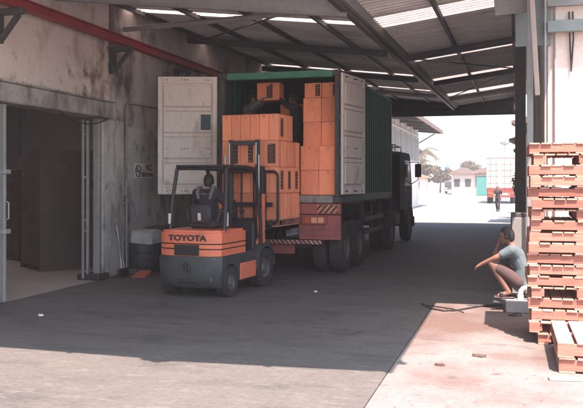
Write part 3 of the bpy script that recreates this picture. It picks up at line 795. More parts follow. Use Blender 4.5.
b = MB(); b.box(-HW + .075, HW - .075, .121, CLN - .1, ZF - .04, ZF - .002); b.build('floor', mat('container_floor', (0.16, 0.10, 0.07), rough=.8), ct)
b = MB(); b.box(-HW + .12, HW - .12, CLN - .09, CLN - .04, ZB + .1, ZT - .06); b.build('front_wall', cont_g, ct)
def cdoor(side):
    hx = side * (HW + .012)
    h = math.radians(19) if side < 0 else math.radians(80)
    z0, z1 = ZF + .005, ZT - .06; W = 1.21
    def q(a, b_): return sorted((side * a, side * b_))
    b = MB(); x0, x1 = q(.012, W); b.box(x0, x1, 0, .045, z0, z1, .004)
    d = b.build('door', door_in, ct, loc=(hx, -.03, 0), rot=(0, 0, h))
    b = MB(); x0, x1 = q(.02, W - .01)
    for xx in (q(0, .014), q(W + .001, W + .016)): b.box(xx[0], xx[1], .006, .04, z0 - .012, z1 + .012, .003)
    x0, x1 = q(0.016, W); b.box(x0, x1, .006, .04, z1 + .001, z1 + .016, .003); b.box(x0, x1, .006, .04, z0 - .016, z0 - .001, .003)
    b.build('gasket', gasket, d)
    # border frame and pressed bands on the inner face
    for (a0, a1, za, zb) in ((.02, .105, z0 + .01, z1 - .01), (W - .10, W - .01, z0 + .01, z1 - .01)):
        b = MB(); x0, x1 = q(a0, a1); b.box(x0, x1, -.036, -.0005, za, zb, .004); b.build('stile', door_in, d)
    for (za, zb) in ((z0 + .01, z0 + .15), (z1 - .14, z1 - .01)):
        b = MB(); x0, x1 = q(.108, W - .103); b.box(x0, x1, -.024, -.0005, za, zb, .004); b.build('rail', door_in, d)
    hh = (z1 - z0 - .29)
    for k in range(4):
        za = z0 + .15 + hh * k / 4 + .045; zb = z0 + .15 + hh * (k + 1) / 4 - .045
        b = MB(); x0, x1 = q(.125, W - .12); b.box(x0, x1, -.045, -.0005, za + .012, zb - .012, .010); b.build('pressed_panel', door_in, d)
        if k < 3:
            b = MB(); b.box(x0, x1, -.036, -.0005, zb + .010, zb + .080, .008); b.build('rib', door_in, d)
    rv = MB()
    for xx in (.17, .23, .60, .66, .72, 1.02):
        for zz in (z0 + .07, z1 - .07, z0 + .15 + hh * .37):
            rv.cyl((side * xx, -.052, zz), (side * xx, -.02, zz), .012, n=8)
    rv.build('bolts', steel_d, d)
    if side < 0:
        b = MB(); x0, x1 = q(.14, .34); b.box(x0, x1, -.0485, -.0455, z0 + .15 + hh * .55, z0 + .15 + hh * .70)
        o = b.build('sticker', mat('sticker_blue', (0.025, 0.06, 0.085), (0.04, 0.08, 0.10), 14, .5), d)
    for zz in (z0 + .2, z0 + .85, z0 + 1.5, z1 - .2):
        b = MB(); x0, x1 = q(-.03, .10); b.box(x0, x1, .046, .062, zz - .05, zz + .05, .004); b.cyl((0, .035, zz - .07), (0, .035, zz + .07), .016, n=8); b.build('hinge', steel_d, d)
    for xx in (.35, .85):
        b = MB(); b.cyl((side * xx, .085, z0 + .02), (side * xx, .085, z1 - .02), .017, n=10)
        for zz in (z0 + .3, z0 + 1.2, z1 - .3): b.box(side * xx - .03, side * xx + .03, .046, .10, zz - .03, zz + .03, .004)
        b.build('locking_bar', galv, d)
    return d
cdoor(-1); cdoor(1)

# cartons inside the container
def cc(label, x, y, z, size, prints=()):
    carton(label, tl(x, y, z), size, TR + random.uniform(-.008, .008), 'cartons inside the container', prints)
xr = HW - .10
for j, nm in ((0, 'lower'), (1, 'upper')):
    for i, s_ in ((0, 'right'), (1, 'left')):
        cc(f'orange carton at the container mouth, {nm} row, {s_} of the pair beside the right door', xr - CL * (i + 1), .14, ZF + j * CH, (CL, CT, CH))
rows = ['floor', 'second', 'third', 'fourth']
for j in range(4):
    for i, s_ in ((0, 'right'), (1, 'left')):
        if j < 2: continue
        cc(f'orange carton inside the container behind the front pair, {rows[j]} layer up, {s_} one', xr - CL * (i + 1), .14 + CT + .01, ZF + j * CH, (CL, CT, CH))
for j in range(2):   # carry the tall row
    for i, s_ in ((0, 'right'), (1, 'left')):
        cc(f'orange carton mostly hidden behind the container mouth pair, {rows[j]} layer, {s_} one', xr - CL * (i + 1), .14 + CT + .01, ZF + j * CH, (CL, CT, CH))
for i, s_ in ((0, 'right'), (1, 'left')):
    cc(f'flat lying carton with dark print under the container roof, {s_} of two', xr - .36 * (i + 1) - .01, .35, ZF + 4 * CH, (.355, .30, .30), [('front', .10, .10, .24)])
for i in range(6):  # carton wall deeper in
    for j in range(4):
        if j == 0: continue
        if j == 3 and i in (0, 1): continue
        cc(f'orange carton in the shaded rear wall of cartons, {rows[j]} layer, {cols[i]} from left', -HW + .10 + i * CL, 1.42, ZF + j * CH, (CL, CT, CH))
for i in range(6):
    cc(f'carton in the floor layer of the shaded rear wall, {cols[i]} from left', -HW + .10 + i * CL, 1.42, ZF, (CL, CT, CH))
for i in range(4):  # the step the two workers stand on
    for j in range(2):
        cc(f'carton of the low step under the two workers, {["front", "rear"][j]} row, {cols[i]} from left', -HW + .10 + i * CL, .60 + j * .38, ZF, (CL, .37, CH))
carton('carton with dark print lifted between the two workers', tl(-.68, .66, ZF + CH + 1.47), (.50, .32, .37), TR, None, [('front', .03, .13, .29)])

# ================================================================== truck and trailer
tk = thing('semi_trailer_truck', 'dark truck with maroon trailer carrying the green container', 'truck', TO, TR)
ch = MB()
for x in (-.46, .46):
    ch.box(x - .07, x + .07, .10, 6.3, 1.06, 1.08); ch.box(x - .07, x + .07, .10, 6.3, 1.34, 1.36); ch.box(x - .008, x + .008, .10, 6.3, 1.08, 1.34)
    ch.box(x - .06, x + .06, 5.6, 10.2, .78, 1.02)
for y in (.3, 1.4, 2.6, 3.8, 5.2): ch.box(-.5, .5, y - .05, y + .05, 1.10, 1.30)
ch = ch.build('chassis', steel_d, tk)
for y in (.25, 2.0, 3.9, 5.7):
    b = MB(); b.box(-1.22, 1.22, y - .08, y + .08, 1.362, ZB - .004, .006); b.build('bolster', maroon, ch)
for sx in (-1, 1):
    xa, xb = sorted((sx * .42, sx * 1.262))
    b = MB(); b.box(xa, xb, -.02, .10, 1.20, 1.405, .01); b.build('rear_panel', maroon, tk)
    b = MB(); b.box(xa, xb, -.005, .085, .70, 1.185, .01); rp = b.build('rear_panel', maroon, tk)
    b = MB(); xa2, xb2 = sorted((sx * .50, sx * 1.0)); b.box(xa2, xb2, -.075, -.006, 1.0, 1.17, .015); lh = b.build('lamp_housing', maroon, tk)
    for k, (m_, nm) in enumerate(((lamp_r, 'lamp'), (lamp_o, 'lamp'), (lamp_o, 'lamp'))):
        xa3 = sx * (.56 + k * .135); xa3, xb3 = sorted((xa3, xa3 + sx * .115)); b = MB(); b.box(xa3, xb3, -.09, -.076, 1.03, 1.14, .006); b.build(nm, m_, lh)
    b = MB(); xa4, xb4 = sorted((sx * .80, sx * 1.20)); b.box(xa4, xb4, -.036, -.021, 1.22, 1.39, .003); b.build('hazard_board', hazard, tk)
    b = MB(); xa4, xb4 = sorted((sx * .52, sx * 1.22)); b.box(xa4, xb4, -.02, -.006, .78, .88, .004); b.build('ledge', maroon, rp)
    b = MB(); b.box(sx * .55 - .03, sx * .55 + .03, .0, .10, .70, 1.0, .006); b.build('bumper_hanger', maroon, tk)
    b = MB(); xa5, xb5 = sorted((sx * .62, sx * 1.24)); b.box(xa5, xb5, 1.40, 1.42, .45, 1.02); b.build('mudflap', rubber, tk)
    for y in (.78, 2.12):
        for x in (.75, 1.085):
            wheel(tk, (sx * x, y, .505), .505, .285, sx)
    for x in (.78, 1.08): wheel(tk, (sx * x, 6.5, .505), .505, .27, sx)
    wheel(tk, (sx * 1.06, 9.95, .50), .50, .29, sx)
    b = MB(); b.cyl((sx * .62, 7.4, .75), (sx * .62, 8.3, .75), .001, n=8)
    b = MB(); xa6, xb6 = sorted((sx * .75, sx * 1.15)); b.box(xa6, xb6, 7.35, 8.25, .55, 1.0, .08); b.build('fuel_tank', steel_g if sx < 0 else steel_d, tk, True)
    b = MB(); xa6, xb6 = sorted((sx * 1.10, sx * 1.16)); b.box(xa6, xb6, 3.0, 5.4, .62, .72, .01); b.box(xa6, xb6, 3.0, 5.4, .92, 1.02, .01)
    for y in (3.05, 4.2, 5.3): b.box(sx * 1.07 - .02, sx * 1.07 + .02, y, y + .05, .60, 1.36)
    b.build('side_guard', steel_d, tk)
b = MB(); b.box(-.415, .415, .0, .09, 1.08, 1.40, .01); b.build('rear_panel', maroon, tk)
b = MB(); b.box(-1.0, .90, -.10, -.03, .615, .695, .008); b.build('bumper_bar', hazard_w, tk)
b = MB(); b.box(-.30, .30, .10, .16, .40, .60, .01); b.build('plate_holder', maroon, tk)
for y in (.78, 2.12, 6.5): b = MB(); b.cyl((-.9, y, .505), (.9, y, .505), .07, n=12); b.cyl((-.16, y, .505), (.16, y, .505), .19, n=14); b.build('axle', steel_d, tk, True)
# landing legs
for sx in (-1, 1):
    b = MB(); b.box(sx * .55 - .05, sx * .55 + .05, 4.4, 4.5, .35, 1.06, .006); b.box(sx * .55 - .12, sx * .55 + .12, 4.33, 4.57, .32, .36, .006); b.build('landing_leg', steel_d, tk)
# cab
prof = [(7.95, 1.05), (7.95, 2.60), (8.05, 2.72), (9.75, 2.74), (9.95, 2.66), (10.32, 1.80), (10.42, 1.62), (10.45, .62), (10.35, .52), (9.0, .62), (8.9, .98)]
cbm = subdiv_prism(prof, [-1.2, -1.17, -1.10, 0, 1.10, 1.17, 1.2])
cbm.v = [(x, y - (0.02 if abs(x) > 1.16 else 0), z - (.03 if abs(x) > 1.16 and z > 2.5 else 0)) for x, y, z in cbm.v]
cab = cbm.build('cab', cab_m, tk, True)
for sx in (-1, 1):
    b = MB(); b.prism([(8.75, 1.72), (8.75, 2.48), (9.72, 2.48), (10.02, 1.72)], sx * 1.201, sx * 1.212, 'x'); b.build('side_window', glass, cab)
    b = MB(); b.prism([(8.62, .75), (8.62, 2.56), (8.66, 2.56), (8.66, .75)], sx * 1.2, sx * 1.208, 'x'); b.build('door_seam', black_p, cab)
    b = MB(); b.box(min(sx * 1.2, sx * 1.23), max(sx * 1.2, sx * 1.23), 8.72, 8.90, 1.52, 1.56, .008); b.build('door_handle', steel_g, cab)
    b = MB(); b.tube([(sx * 1.18, 10.05, 2.45), (sx * 1.42, 10.2, 2.45), (sx * 1.42, 10.2, 1.9), (sx * 1.19, 10.15, 1.75)], .014, 6)
    mrr = b.build('mirror_arm', black_p, cab, True)
    b = MB(); b.box(sx * 1.42 - .10, sx * 1.42 + .10, 10.17, 10.22, 1.98, 2.40, .02); b.build('mirror', black_p, mrr, True)
    pf = [(9.95 + .60 * math.cos(t), .52 + .60 * math.sin(t)) for t in [R(a) for a in range(10, 171, 16)]] + [(9.95 + .56 * math.cos(t), .52 + .56 * math.sin(t)) for t in [R(a) for a in range(170, 9, -16)]]
    b = MB(); b.prism(pf, sx * .90, sx * 1.225, 'x'); b.build('wheel_arch', black_p, cab)
    b = MB(); b.box(min(sx * .75, sx * 1.05), max(sx * .75, sx * 1.05), 10.44, 10.49, .80, .98, .01); b.build('headlight', label_w, cab)
b = MB(); b.add([(-1.02, 9.985, 2.60), (1.02, 9.985, 2.60), (1.08, 10.335, 1.82), (-1.08, 10.335, 1.82)], [(0, 1, 2, 3)]); b.add([(-1.02, 9.975, 2.60), (1.02, 9.975, 2.60), (1.08, 10.325, 1.82), (-1.08, 10.325, 1.82)], [(0, 1, 2, 3)]); b.build('windscreen', glass, cab)
b = MB(); b.box(-.8, .8, 7.93, 7.949, 1.9, 2.45, .01); b.build('rear_window', glass, cab)
b = MB(); b.box(-1.22, 1.26, 10.35, 10.60, .42, .74, .03); b.build('front_bumper', black_p, cab, True)
b = MB(); b.tube([(-1.0, 8.2, 2.74), (-1.0, 8.2, 2.92), (1.0, 8.2, 2.92), (1.0, 8.2, 2.74)], .02, 6); b.tube([(-1.0, 9.4, 2.74), (-1.0, 9.4, 2.90), (1.0, 9.4, 2.90), (1.0, 9.4, 2.74)], .02, 6)
for x in (-1, 1): b.tube([(x, 8.2, 2.91), (x, 9.4, 2.89)], .018, 6)
b.build('roof_rack', black_p, cab, True)
b = MB(); b.tube([(.95, 7.75, .9), (.95, 7.75, 2.9)], .06, 10); b.build('exhaust_stack', steel_d, tk, True)

# ================================================================== people
def skin_bake(verts, edges, sub=2):
    """verts: list of (pos, radius or (across, deep)); a closed tapered limb for every edge; the remesh fuses them"""
    b = MB()
    for a, c in edges:
        p0, p1 = Vector(verts[a][0]), Vector(verts[c][0]); r0, r1 = verts[a][1], verts[c][1]
        t0 = r0 if isinstance(r0, tuple) else (r0, r0); t1 = r1 if isinstance(r1, tuple) else (r1, r1)
        d = p1 - p0
        if d.length < 1e-5: continue
        d.normalize(); ax = Vector((1, 0, 0)) - d * d.x
        if ax.length < .3: ax = Vector((0, 1, 0)) - d * d.y
        ax.normalize(); ay = d.cross(ax); n = 14; vs = []; L_ = (p1 - p0).length; rings = []
        e0 = min(t0); e1 = min(t1)
        for (u, q) in ((-1, .02), (-.86, .5), (-.5, .86), (0, 1)): rings.append((u * e0, q * t0[0], q * t0[1]))
        for k in (.25, .5, .75): rings.append((k * L_, t0[0] + (t1[0] - t0[0]) * k, t0[1] + (t1[1] - t0[1]) * k))
        for (u, q) in ((0, 1), (.5, .86), (.86, .5), (1, .02)): rings.append((L_ + u * e1, q * t1[0], q * t1[1]))
        for (h, ra, rb_) in rings:
            for k in range(n):
                t = 2 * PI * k / n; vs.append(tuple(p0 + d * h + ax * (math.cos(t) * ra) + ay * (math.sin(t) * rb_)))
        m = len(rings)
        fs = [(i * n + k, i * n + (k + 1) % n, (i + 1) * n + (k + 1) % n, (i + 1) * n + k) for i in range(m - 1) for k in range(n)] + [tuple(range(n))[::-1], tuple(range((m - 1) * n, m * n))]
        b.add(vs, fs)
    return b.v, b.f
def remesh_build(name, b, m, parent, voxel=.012, smooth_it=2):
    me = b.mesh(name, m); o = bpy.data.objects.new('tmp', me); C.objects.link(o)
    rm = o.modifiers.new('r', 'REMESH'); rm.mode = 'VOXEL'; rm.voxel_size = voxel
    sm = o.modifiers.new('k', 'SMOOTH'); sm.iterations = smooth_it; sm.factor = .5
    dg = bpy.context.evaluated_depsgraph_get(); ev = bpy.data.meshes.new_from_object(o.evaluated_get(dg)); bpy.data.objects.remove(o)
    ev.polygons.foreach_set('use_smooth', [True] * len(ev.polygons)); ev.materials.clear(); ev.materials.append(m)
    return place(ev, name, parent)
def ellipsoid(b, c, r, M=None, nu=16, nv=10, f=None):
    vs = []; fs = []
    for j in range(nv + 1):
        ph = PI * j / nv
        for i in range(nu):
            t = 2 * PI * i / nu; p = Vector((math.sin(ph) * math.cos(t) * r[0], math.sin(ph) * math.sin(t) * r[1], math.cos(ph) * r[2]))
            if f: p = f(p)
            if M is not None: p = M @ p
            vs.append(tuple(p + Vector(c)))
    for j in range(nv):
        for i in range(nu): fs.append((j * nu + i, (j + 1) * nu + i, (j + 1) * nu + (i + 1) % nu, j * nu + (i + 1) % nu))
    b.add(vs, fs)
def person(label, loc, rz, J, top, top_m, bot, bot_m, head_rot=(0, 0, 0), shoes=None, hands=True, sleeve=.55, group=None, cap=None, voxel=.012, long_bot=False, long_sleeve=False, shirt_tail=None):
    """J: joint positions; faces +y"""
    P = thing('person', label, 'person', loc, rz, group)
    rad = dict(pelvis=(.125, .105), spine=(.118, .095), chest=(.14, .105), neck=(.052, .055), hipL=.085, hipR=.085, kneeL=.056, kneeR=.056, calfL=.054, calfR=.054, ankL=.037, ankR=.037, toeL=.034, toeR=.034,
               shL=.062, shR=.062, elL=.042, elR=.042, wrL=.028, wrR=.028, hdL=(.038, .02), hdR=(.038, .02))
    ed = [('pelvis', 'spine'), ('spine', 'chest'), ('chest', 'neck')]
    for s_ in 'LR':
        J['calf' + s_] = tuple(Vector(J['knee' + s_]).lerp(Vector(J['ank' + s_]), .35))
        w1, e1 = Vector(J['wr' + s_]), Vector(J['el' + s_]); d = Vector(J.get('hdir' + s_, tuple(w1 - e1))).normalized()
        J['hd' + s_] = tuple(w1 + d * .075)
        ed += [('pelvis', 'hip' + s_), ('hip' + s_, 'knee' + s_), ('knee' + s_, 'calf' + s_), ('calf' + s_, 'ank' + s_), ('ank' + s_, 'toe' + s_), ('chest', 'sh' + s_), ('sh' + s_, 'el' + s_), ('el' + s_, 'wr' + s_), ('wr' + s_, 'hd' + s_)]
    names = list(rad); ix = {n: i for i, n in enumerate(names)}
    V, F = skin_bake([(J[n], rad[n]) for n in names], [(ix[a], ix[b_]) for a, b_ in ed])
    b = MB(); b.add(V, F)
    # fingers
    if hands:
        fv = []; fe = []
        for s_ in 'LR':
            w1, e1, h1 = Vector(J['wr' + s_]), Vector(J['el' + s_]), Vector(J['hd' + s_]); d = (h1 - w1).normalized()
            side = d.cross(Vector((0, 0, 1))); side = side.normalized() if side.length > .2 else Vector((1, 0, 0)); dn = side.cross(d).normalized()
            if dn.z > 0: dn = -dn
            for k, ln in enumerate((.062, .075, .070, .055)):
                p0 = h1 - d * .01 + side * (.030 - .02 * k); p1 = p0 + d * ln * .55 + dn * .006; p2 = p1 + d * ln * .45 + dn * .022
                n0 = len(fv); fv += [(tuple(p0), .0095), (tuple(p1), .009), (tuple(p2), .0075)]; fe += [(n0, n0 + 1), (n0 + 1, n0 + 2)]
            sg = 1 if s_ == 'L' else -1
            p0 = w1 + d * .03 + side * .022 * sg; p1 = p0 + d * .03 + side * .03 * sg + dn * .01; p2 = p1 + d * .03 + side * .008 * sg + dn * .012
            n0 = len(fv); fv += [(tuple(p0), .012), (tuple(p1), .0105), (tuple(p2), .008)]; fe += [(n0, n0 + 1), (n0 + 1, n0 + 2)]
        V, F = skin_bake(fv, fe, 1); b.add(V, F)
    # head with jaw, nose, ears and brow
    hm = Euler(head_rot).to_matrix(); hc = Vector(J['head'])
    def jaw(p):
        k = max(0, -p.z / .12); p = p.copy()
        p.x *= 1 - .30 * k; p.y = p.y * (1 - .12 * k) + .018 * k
        if p.y < 0 and p.z < -.02: p.y *= .80
        return p
    ellipsoid(b, hc, (.076, .096, .118), hm, 20, 14, jaw)
    for c_, r_ in (((0, .102, -.018), (.013, .018, .022)), ((0, .088, .022), (.05, .014, .012)), ((0, .088, -.060), (.026, .013, .010)), ((.078, -.004, -.008), (.010, .020, .030)), ((-.078, -.004, -.008), (.010, .020, .030)), ((0, .075, -.098), (.026, .02, .018))):
        ellipsoid(b, hc + hm @ Vector(c_), r_, hm, 10, 6)
    nk = MB(); 
    b.cyl(tuple(Vector(J['neck'])), tuple(hc + hm @ Vector((0, -.02, -.05))), .052, .05, 12)
    body = remesh_build('body', b, skin_m, P, voxel)
    for sx in (-1, 1):
        e = MB(); ellipsoid(e, hc + hm @ Vector((sx * .030, .092, .004)), (.012, .006, .007), hm, 10, 6); e.build('eye', eye_m, body, True)
    # hair cap
    hr = MB()
    def hairf(p):
        return p
    ellipsoid(hr, (0, 0, 0), (.086, .106, .128), None, 24, 16)
    keep = []
    for f_ in hr.f:
        c_ = sum((Vector(hr.v[i]) for i in f_), Vector()) / 4
        if c_.z > .055 + (c_.y - .03) * .3 or (c_.y < .015 and c_.z > -.06) or (c_.y < -.04 and c_.z > -.085): keep.append(f_)
    hr.f = keep
    rr = random.Random(5); hr.v = [tuple(hc + hm @ (Vector(v) * (1 + (rr.uniform(-.012, .03) if abs(v[2]) < .126 else .01)) + Vector((0, -.004, .004)))) for v in hr.v]
    ho = hr.build(cap or 'hair', hair_m, body, True); sd = ho.modifiers.new('t', 'SOLIDIFY'); sd.thickness = .022; sd.offset = -1
    # clothes
    def cloth(name, pts, edges_, m, sub=2):
        nm = list(pts); ii = {n: i for i, n in enumerate(nm)}
        V, F = skin_bake([pts[n] for n in nm], [(ii[a], ii[b_]) for a, b_ in edges_], sub)
        c = MB(); c.add(V, F); return remesh_build(name, c, m, body, voxel, 3)
    g = .020
    sp = lambda n, e=g: (J[n], tuple(r + e for r in rad[n]) if isinstance(rad[n], tuple) else rad[n] + e)
    T_ = {n: sp(n) for n in ('pelvis', 'spine', 'chest', 'shL', 'shR')}
    T_['neckb'] = (tuple(Vector(J['chest']).lerp(Vector(J['neck']), .62)), (.078, .072))
    E_ = [('pelvis', 'spine'), ('spine', 'chest'), ('chest', 'neckb'), ('chest', 'shL'), ('chest', 'shR')]
    for s_ in 'LR':
        if long_sleeve:
            T_['el' + s_] = sp('el' + s_, .016); T_['slv' + s_] = (tuple(Vector(J['el' + s_]).lerp(Vector(J['wr' + s_]), .88)), .042); E_ += [('sh' + s_, 'el' + s_), ('el' + s_, 'slv' + s_)]
        else:
            T_['slv' + s_] = (tuple(Vector(J['sh' + s_]).lerp(Vector(J['el' + s_]), sleeve)), .068); E_ += [('sh' + s_, 'slv' + s_)]
    if shirt_tail:
        T_['tail'] = (tuple(Vector(J['pelvis']) + Vector(shirt_tail)), (.155, .13)); E_.append(('pelvis', 'tail'))
    cloth(top, T_, E_, top_m)
    B_ = {n: sp(n, .016) for n in ('pelvis', 'hipL', 'hipR')}; E_ = [('pelvis', 'hipL'), ('pelvis', 'hipR')]
    for s_ in 'LR':
        if long_bot:
            B_['knee' + s_] = sp('knee' + s_, .02); B_['cuff' + s_] = (tuple(Vector(J['knee' + s_]).lerp(Vector(J['ank' + s_]), .92)), .062); E_ += [('hip' + s_, 'knee' + s_), ('knee' + s_, 'cuff' + s_)]
        else:
            B_['cuff' + s_] = (tuple(Vector(J['hip' + s_]).lerp(Vector(J['knee' + s_]), .72)), .088); E_ += [('hip' + s_, 'cuff' + s_)]
    cloth(bot, B_, E_, bot_m)
    if shoes:
        for s_ in 'LR':
            a, t_ = Vector(J['ank' + s_]), Vector(J['toe' + s_]); d = (t_ - a); d.z = 0; d.normalize(); yaw = math.atan2(-d.x, d.y)
            c = MB(); z0_ = min(J['toeL'][2], J['toeR'][2]) - .034
            c.box(-.048, .048, -.075, .21, 0, .022, .008, rotm(0, 0, yaw), (a.x, a.y, z0_)); 
            c.box(-.052, .052, .08, .13, .018, .085, .012, rotm(0, 0, yaw), (a.x, a.y, z0_))
            c.build(shoes, black_p, body)
    return P

# the squatting person on the plinth
J = dict(pelvis=(0, -.13, .25), spine=(0, -.155, .42), chest=(0, -.075, .60), neck=(0, .0, .755), head=(0, .055, .885),
         hipL=(-.09, -.10, .235), hipR=(.09, -.10, .235), kneeL=(-.15, .25, .49), kneeR=(.15, .25, .49), ankL=(-.13, .02, .085), ankR=(.13, .02, .085), toeL=(-.15, .15, .037), toeR=(.15, .15, .037),
         shL=(-.165, -.02, .685), shR=(.165, -.02, .685), elL=(-.19, .20, .575), wrL=(-.13, .40, .475), elR=(.15, .235, .60), wrR=(.07, .165, .775), hdirL=(.02, .07, -.045), hdirR=(-.03, -.03, .08))
person('person in pale teal shirt squatting on the concrete plinth, chin on hand', (-.07, 11.93, .172), R(86), J, 'shirt', teal_sh, 'shorts', short_m, (R(-8), 0, R(-6)), 'sandal', voxel=.009, shirt_tail=(0, -.0, -.045))
pl = MB(); pl.box(-.14, .62, 11.58, 12.22, 0, .17, .012)
tag(pl.build('plinth', mat('plinth_concrete', (0.30, 0.29, 0.275), (0.24, 0.235, 0.22), 4, .9, .3, 30)), 'low grey concrete plinth under the squatting person', 'plinth')
b = MB(); b.tube([(.06, 11.70, .235), (.07, 11.70, .30), (.10, 11.70, .335), (.15, 11.70, .345), (.30, 11.70, .345)], .035, 12); b.cyl((.06, 11.70, .172), (.06, 11.70, .245), .042, n=14); b.cyl((.13, 11.70, .345), (.19, 11.70, .345), .042, n=14)
tag(b.build('pipe_elbow', paper, None, True), 'white plastic pipe elbow standing on the concrete plinth', 'pipe')

# forklift driver (in the forklift frame)
J = dict(pelvis=(0, .38, 1.27), spine=(0, .34, 1.42), chest=(0, .33, 1.57), neck=(0, .37, 1.715), head=(0, .40, 1.84),
         hipL=(-.09, .42, 1.26), hipR=(.09, .42, 1.26), kneeL=(-.14, .82, 1.24), kneeR=(.14, .82, 1.24), ankL=(-.13, .98, .80), ankR=(.13, .98, .80), toeL=(-.13, 1.12, .74), toeR=(.13, 1.12, .74),
         shL=(-.19, .34, 1.645), shR=(.19, .34, 1.645), elL=(-.27, .52, 1.42), elR=(.30, .50, 1.42), wrL=(-.20, .82, 1.34), wrR=(.12, .88, 1.37), hdirL=(.3, 1, -.05), hdirR=(-.3, .9, -.05))
person('driver in dark jacket seated in the forklift, seen from behind', (-4.94, 12.0, 0), FY, J, 'jacket', dark_cl, 'trousers', dark_cl, (R(-4), 0, R(8)), 'boot', long_bot=True, long_sleeve=True)
pd_ = [o for o in C.objects if o.name.startswith('person') and o.get('label', '').startswith('driver')][0]
body_ = [o for o in pd_.children][0]
b = MB()
for sx in (-1, 1): b.tube([(sx * .10, .225, 1.55), (sx * .13, .235, 1.66), (sx * .135, .29, 1.735), (sx * .12, .38, 1.745)], [.024, .034, .034, .024], 8)
b.box(-.05, .04, .205, .222, 1.625, 1.645); b.build('reflective_band', grey_cl, body_, True)

# two workers inside the container
def standing(arm, lean=0.0):
    return dict(pelvis=(0, 0, .86), spine=(0, .01 + lean * .3, 1.02), chest=(0, .01 + lean * .7, 1.20), neck=(0, .02 + lean, 1.36), head=(0, .05 + lean * 1.2, 1.485),
                hipL=(-.09, 0, .84), hipR=(.09, 0, .84), kneeL=(-.11, .05, .46), kneeR=(.11, .02, .46), ankL=(-.12, .0, .085), ankR=(.12, -.05, .085), toeL=(-.13, .14, .036), toeR=(.13, .09, .036),
                shL=(-.18, .01 + lean, 1.30), shR=(.18, .01 + lean, 1.30), **arm)
J = standing(dict(elL=(-.20, .20, 1.36), wrL=(-.14, .36, 1.50), elR=(.22, .18, 1.34), wrR=(.16, .34, 1.49), hdirL=(0, .5, .5), hdirR=(0, .5, .5)), .05)
person('worker in black clothes standing at right inside the container holding a carton', tl(.17, .84, ZF + CH), TR + R(88), J, 'shirt', dark_cl, 'trousers', dark_cl, (R(-10), 0, 0), 'shoe', long_bot=True, long_sleeve=True)
J = standing(dict(elL=(-.24, .22, 1.38), wrL=(-.17, .42, 1.50), elR=(.25, .20, 1.30), wrR=(.20, .42, 1.46), hdirL=(0, .5, .4), hdirR=(0, .5, .4)), .10)
person('worker with grey sleeves at left inside the container reaching to a carton', tl(-1.02, .82, ZF + CH), TR + R(-86), J, 'shirt', grey_cl, 'trousers', dark_cl, (R(-10), 0, 0), 'shoe', long_bot=True, long_sleeve=True)

# walker far down the yard
J = dict(pelvis=(0, 0, .86), spine=(0, 0, 1.02), chest=(0, .01, 1.2), neck=(0, .02, 1.36), head=(0, .04, 1.49), hipL=(-.09, 0, .84), hipR=(.09, 0, .84), kneeL=(-.10, .14, .47), kneeR=(.10, -.04, .46), ankL=(-.10, .18, .085), ankR=(.10, -.26, .12), toeL=(-.10, .32, .036), toeR=(.10, -.14, .045),
         shL=(-.18, 0, 1.3), shR=(.18, 0, 1.3), elL=(-.23, -.08, 1.06), elR=(.23, .08, 1.06), wrL=(-.23, .0, .84), wrR=(.23, .2, .86))
person('person in dark clothes walking on the sunny yard far away', (-1.12, 53.0, -.055), R(170), J, 'shirt', dark_cl, 'trousers', dark_cl, (0, 0, 0), 'shoe', long_bot=True, voxel=.02)

# ================================================================== things along the left wall
kb = MB(); kb.box(-7.555, -7.02, 14.30, 15.9, .0, .12, .02)
tag(kb.build('kerb_ledge', mat('ledge_dark', (0.07, 0.068, 0.065), (0.05, 0.05, 0.05), 4, .9)), 'dark low concrete ledge at the foot of the left wall', 'ledge')
def drum(label, x, y, z, m, r=.29, h=.46):
    t = thing('drum', label, 'drum', (x, y, z))
    b = MB(); pr = [(r * .96, 0), (r, .015), (r, h * .32), (r * 1.03, h * .34), (r, h * .36), (r, h * .65), (r * 1.03, h * .67), (r, h * .69), (r, h - .015), (r * .97, h)]
    b.lathe(pr, 24, 'z'); b.build('body', m, t, True)
    b = MB(); b.lathe([(r * 1.02, h - .01), (r * 1.035, h + .005), (r * 1.02, h + .02), (r * .90, h + .012)], 24, 'z'); b.build('rim', m, t, True); return t
drum('dark blue drum with pale sack on top beside the left wall', -7.22, 14.72, .121, plastic_b)
drum('second dark drum behind the first, half hidden by the forklift', -7.20, 15.36, .121, mat('drum_black', (0.028, 0.028, 0.03), rough=.6))
b = MB()
prf = [(-.30, 0), (-.31, .10), (-.285, .22), (-.24, .255), (.0, .27), (.26, .25), (.31, .20), (.305, .08), (.28, 0)]
b = subdiv_prism(prf, [-.24, -.20, -.08, .08, .20, .24]); b.v = [(x, y * (1 - .12 * (abs(x) > .22)) , z * (1 - .25 * (abs(x) > .22)) + .012 * math.sin(9 * y + 7 * x)) for x, y, z in b.v]
o = b.build('cement_sack', mat('sack_pale', (0.40, 0.395, 0.375), (0.32, 0.315, 0.30), 5, .9, .6, 9), None, True, (-7.18, 14.78, .605)); tag(o, 'pale grey sack lying on the drums by the left wall', 'sack')
b = MB(); b.box(-.22, .22, -.26, .26, 0, .30, .01); b.box(-.225, .225, -.265, .265, .22, .25, .004)
o = b.build('crate', mat('crate_brown', (0.07, 0.045, 0.042), (0.05, 0.035, 0.032), 5, .85), None, False, (-7.18, 15.42, .605)); tag(o, 'dark brown crate on the second drum by the wall', 'crate')
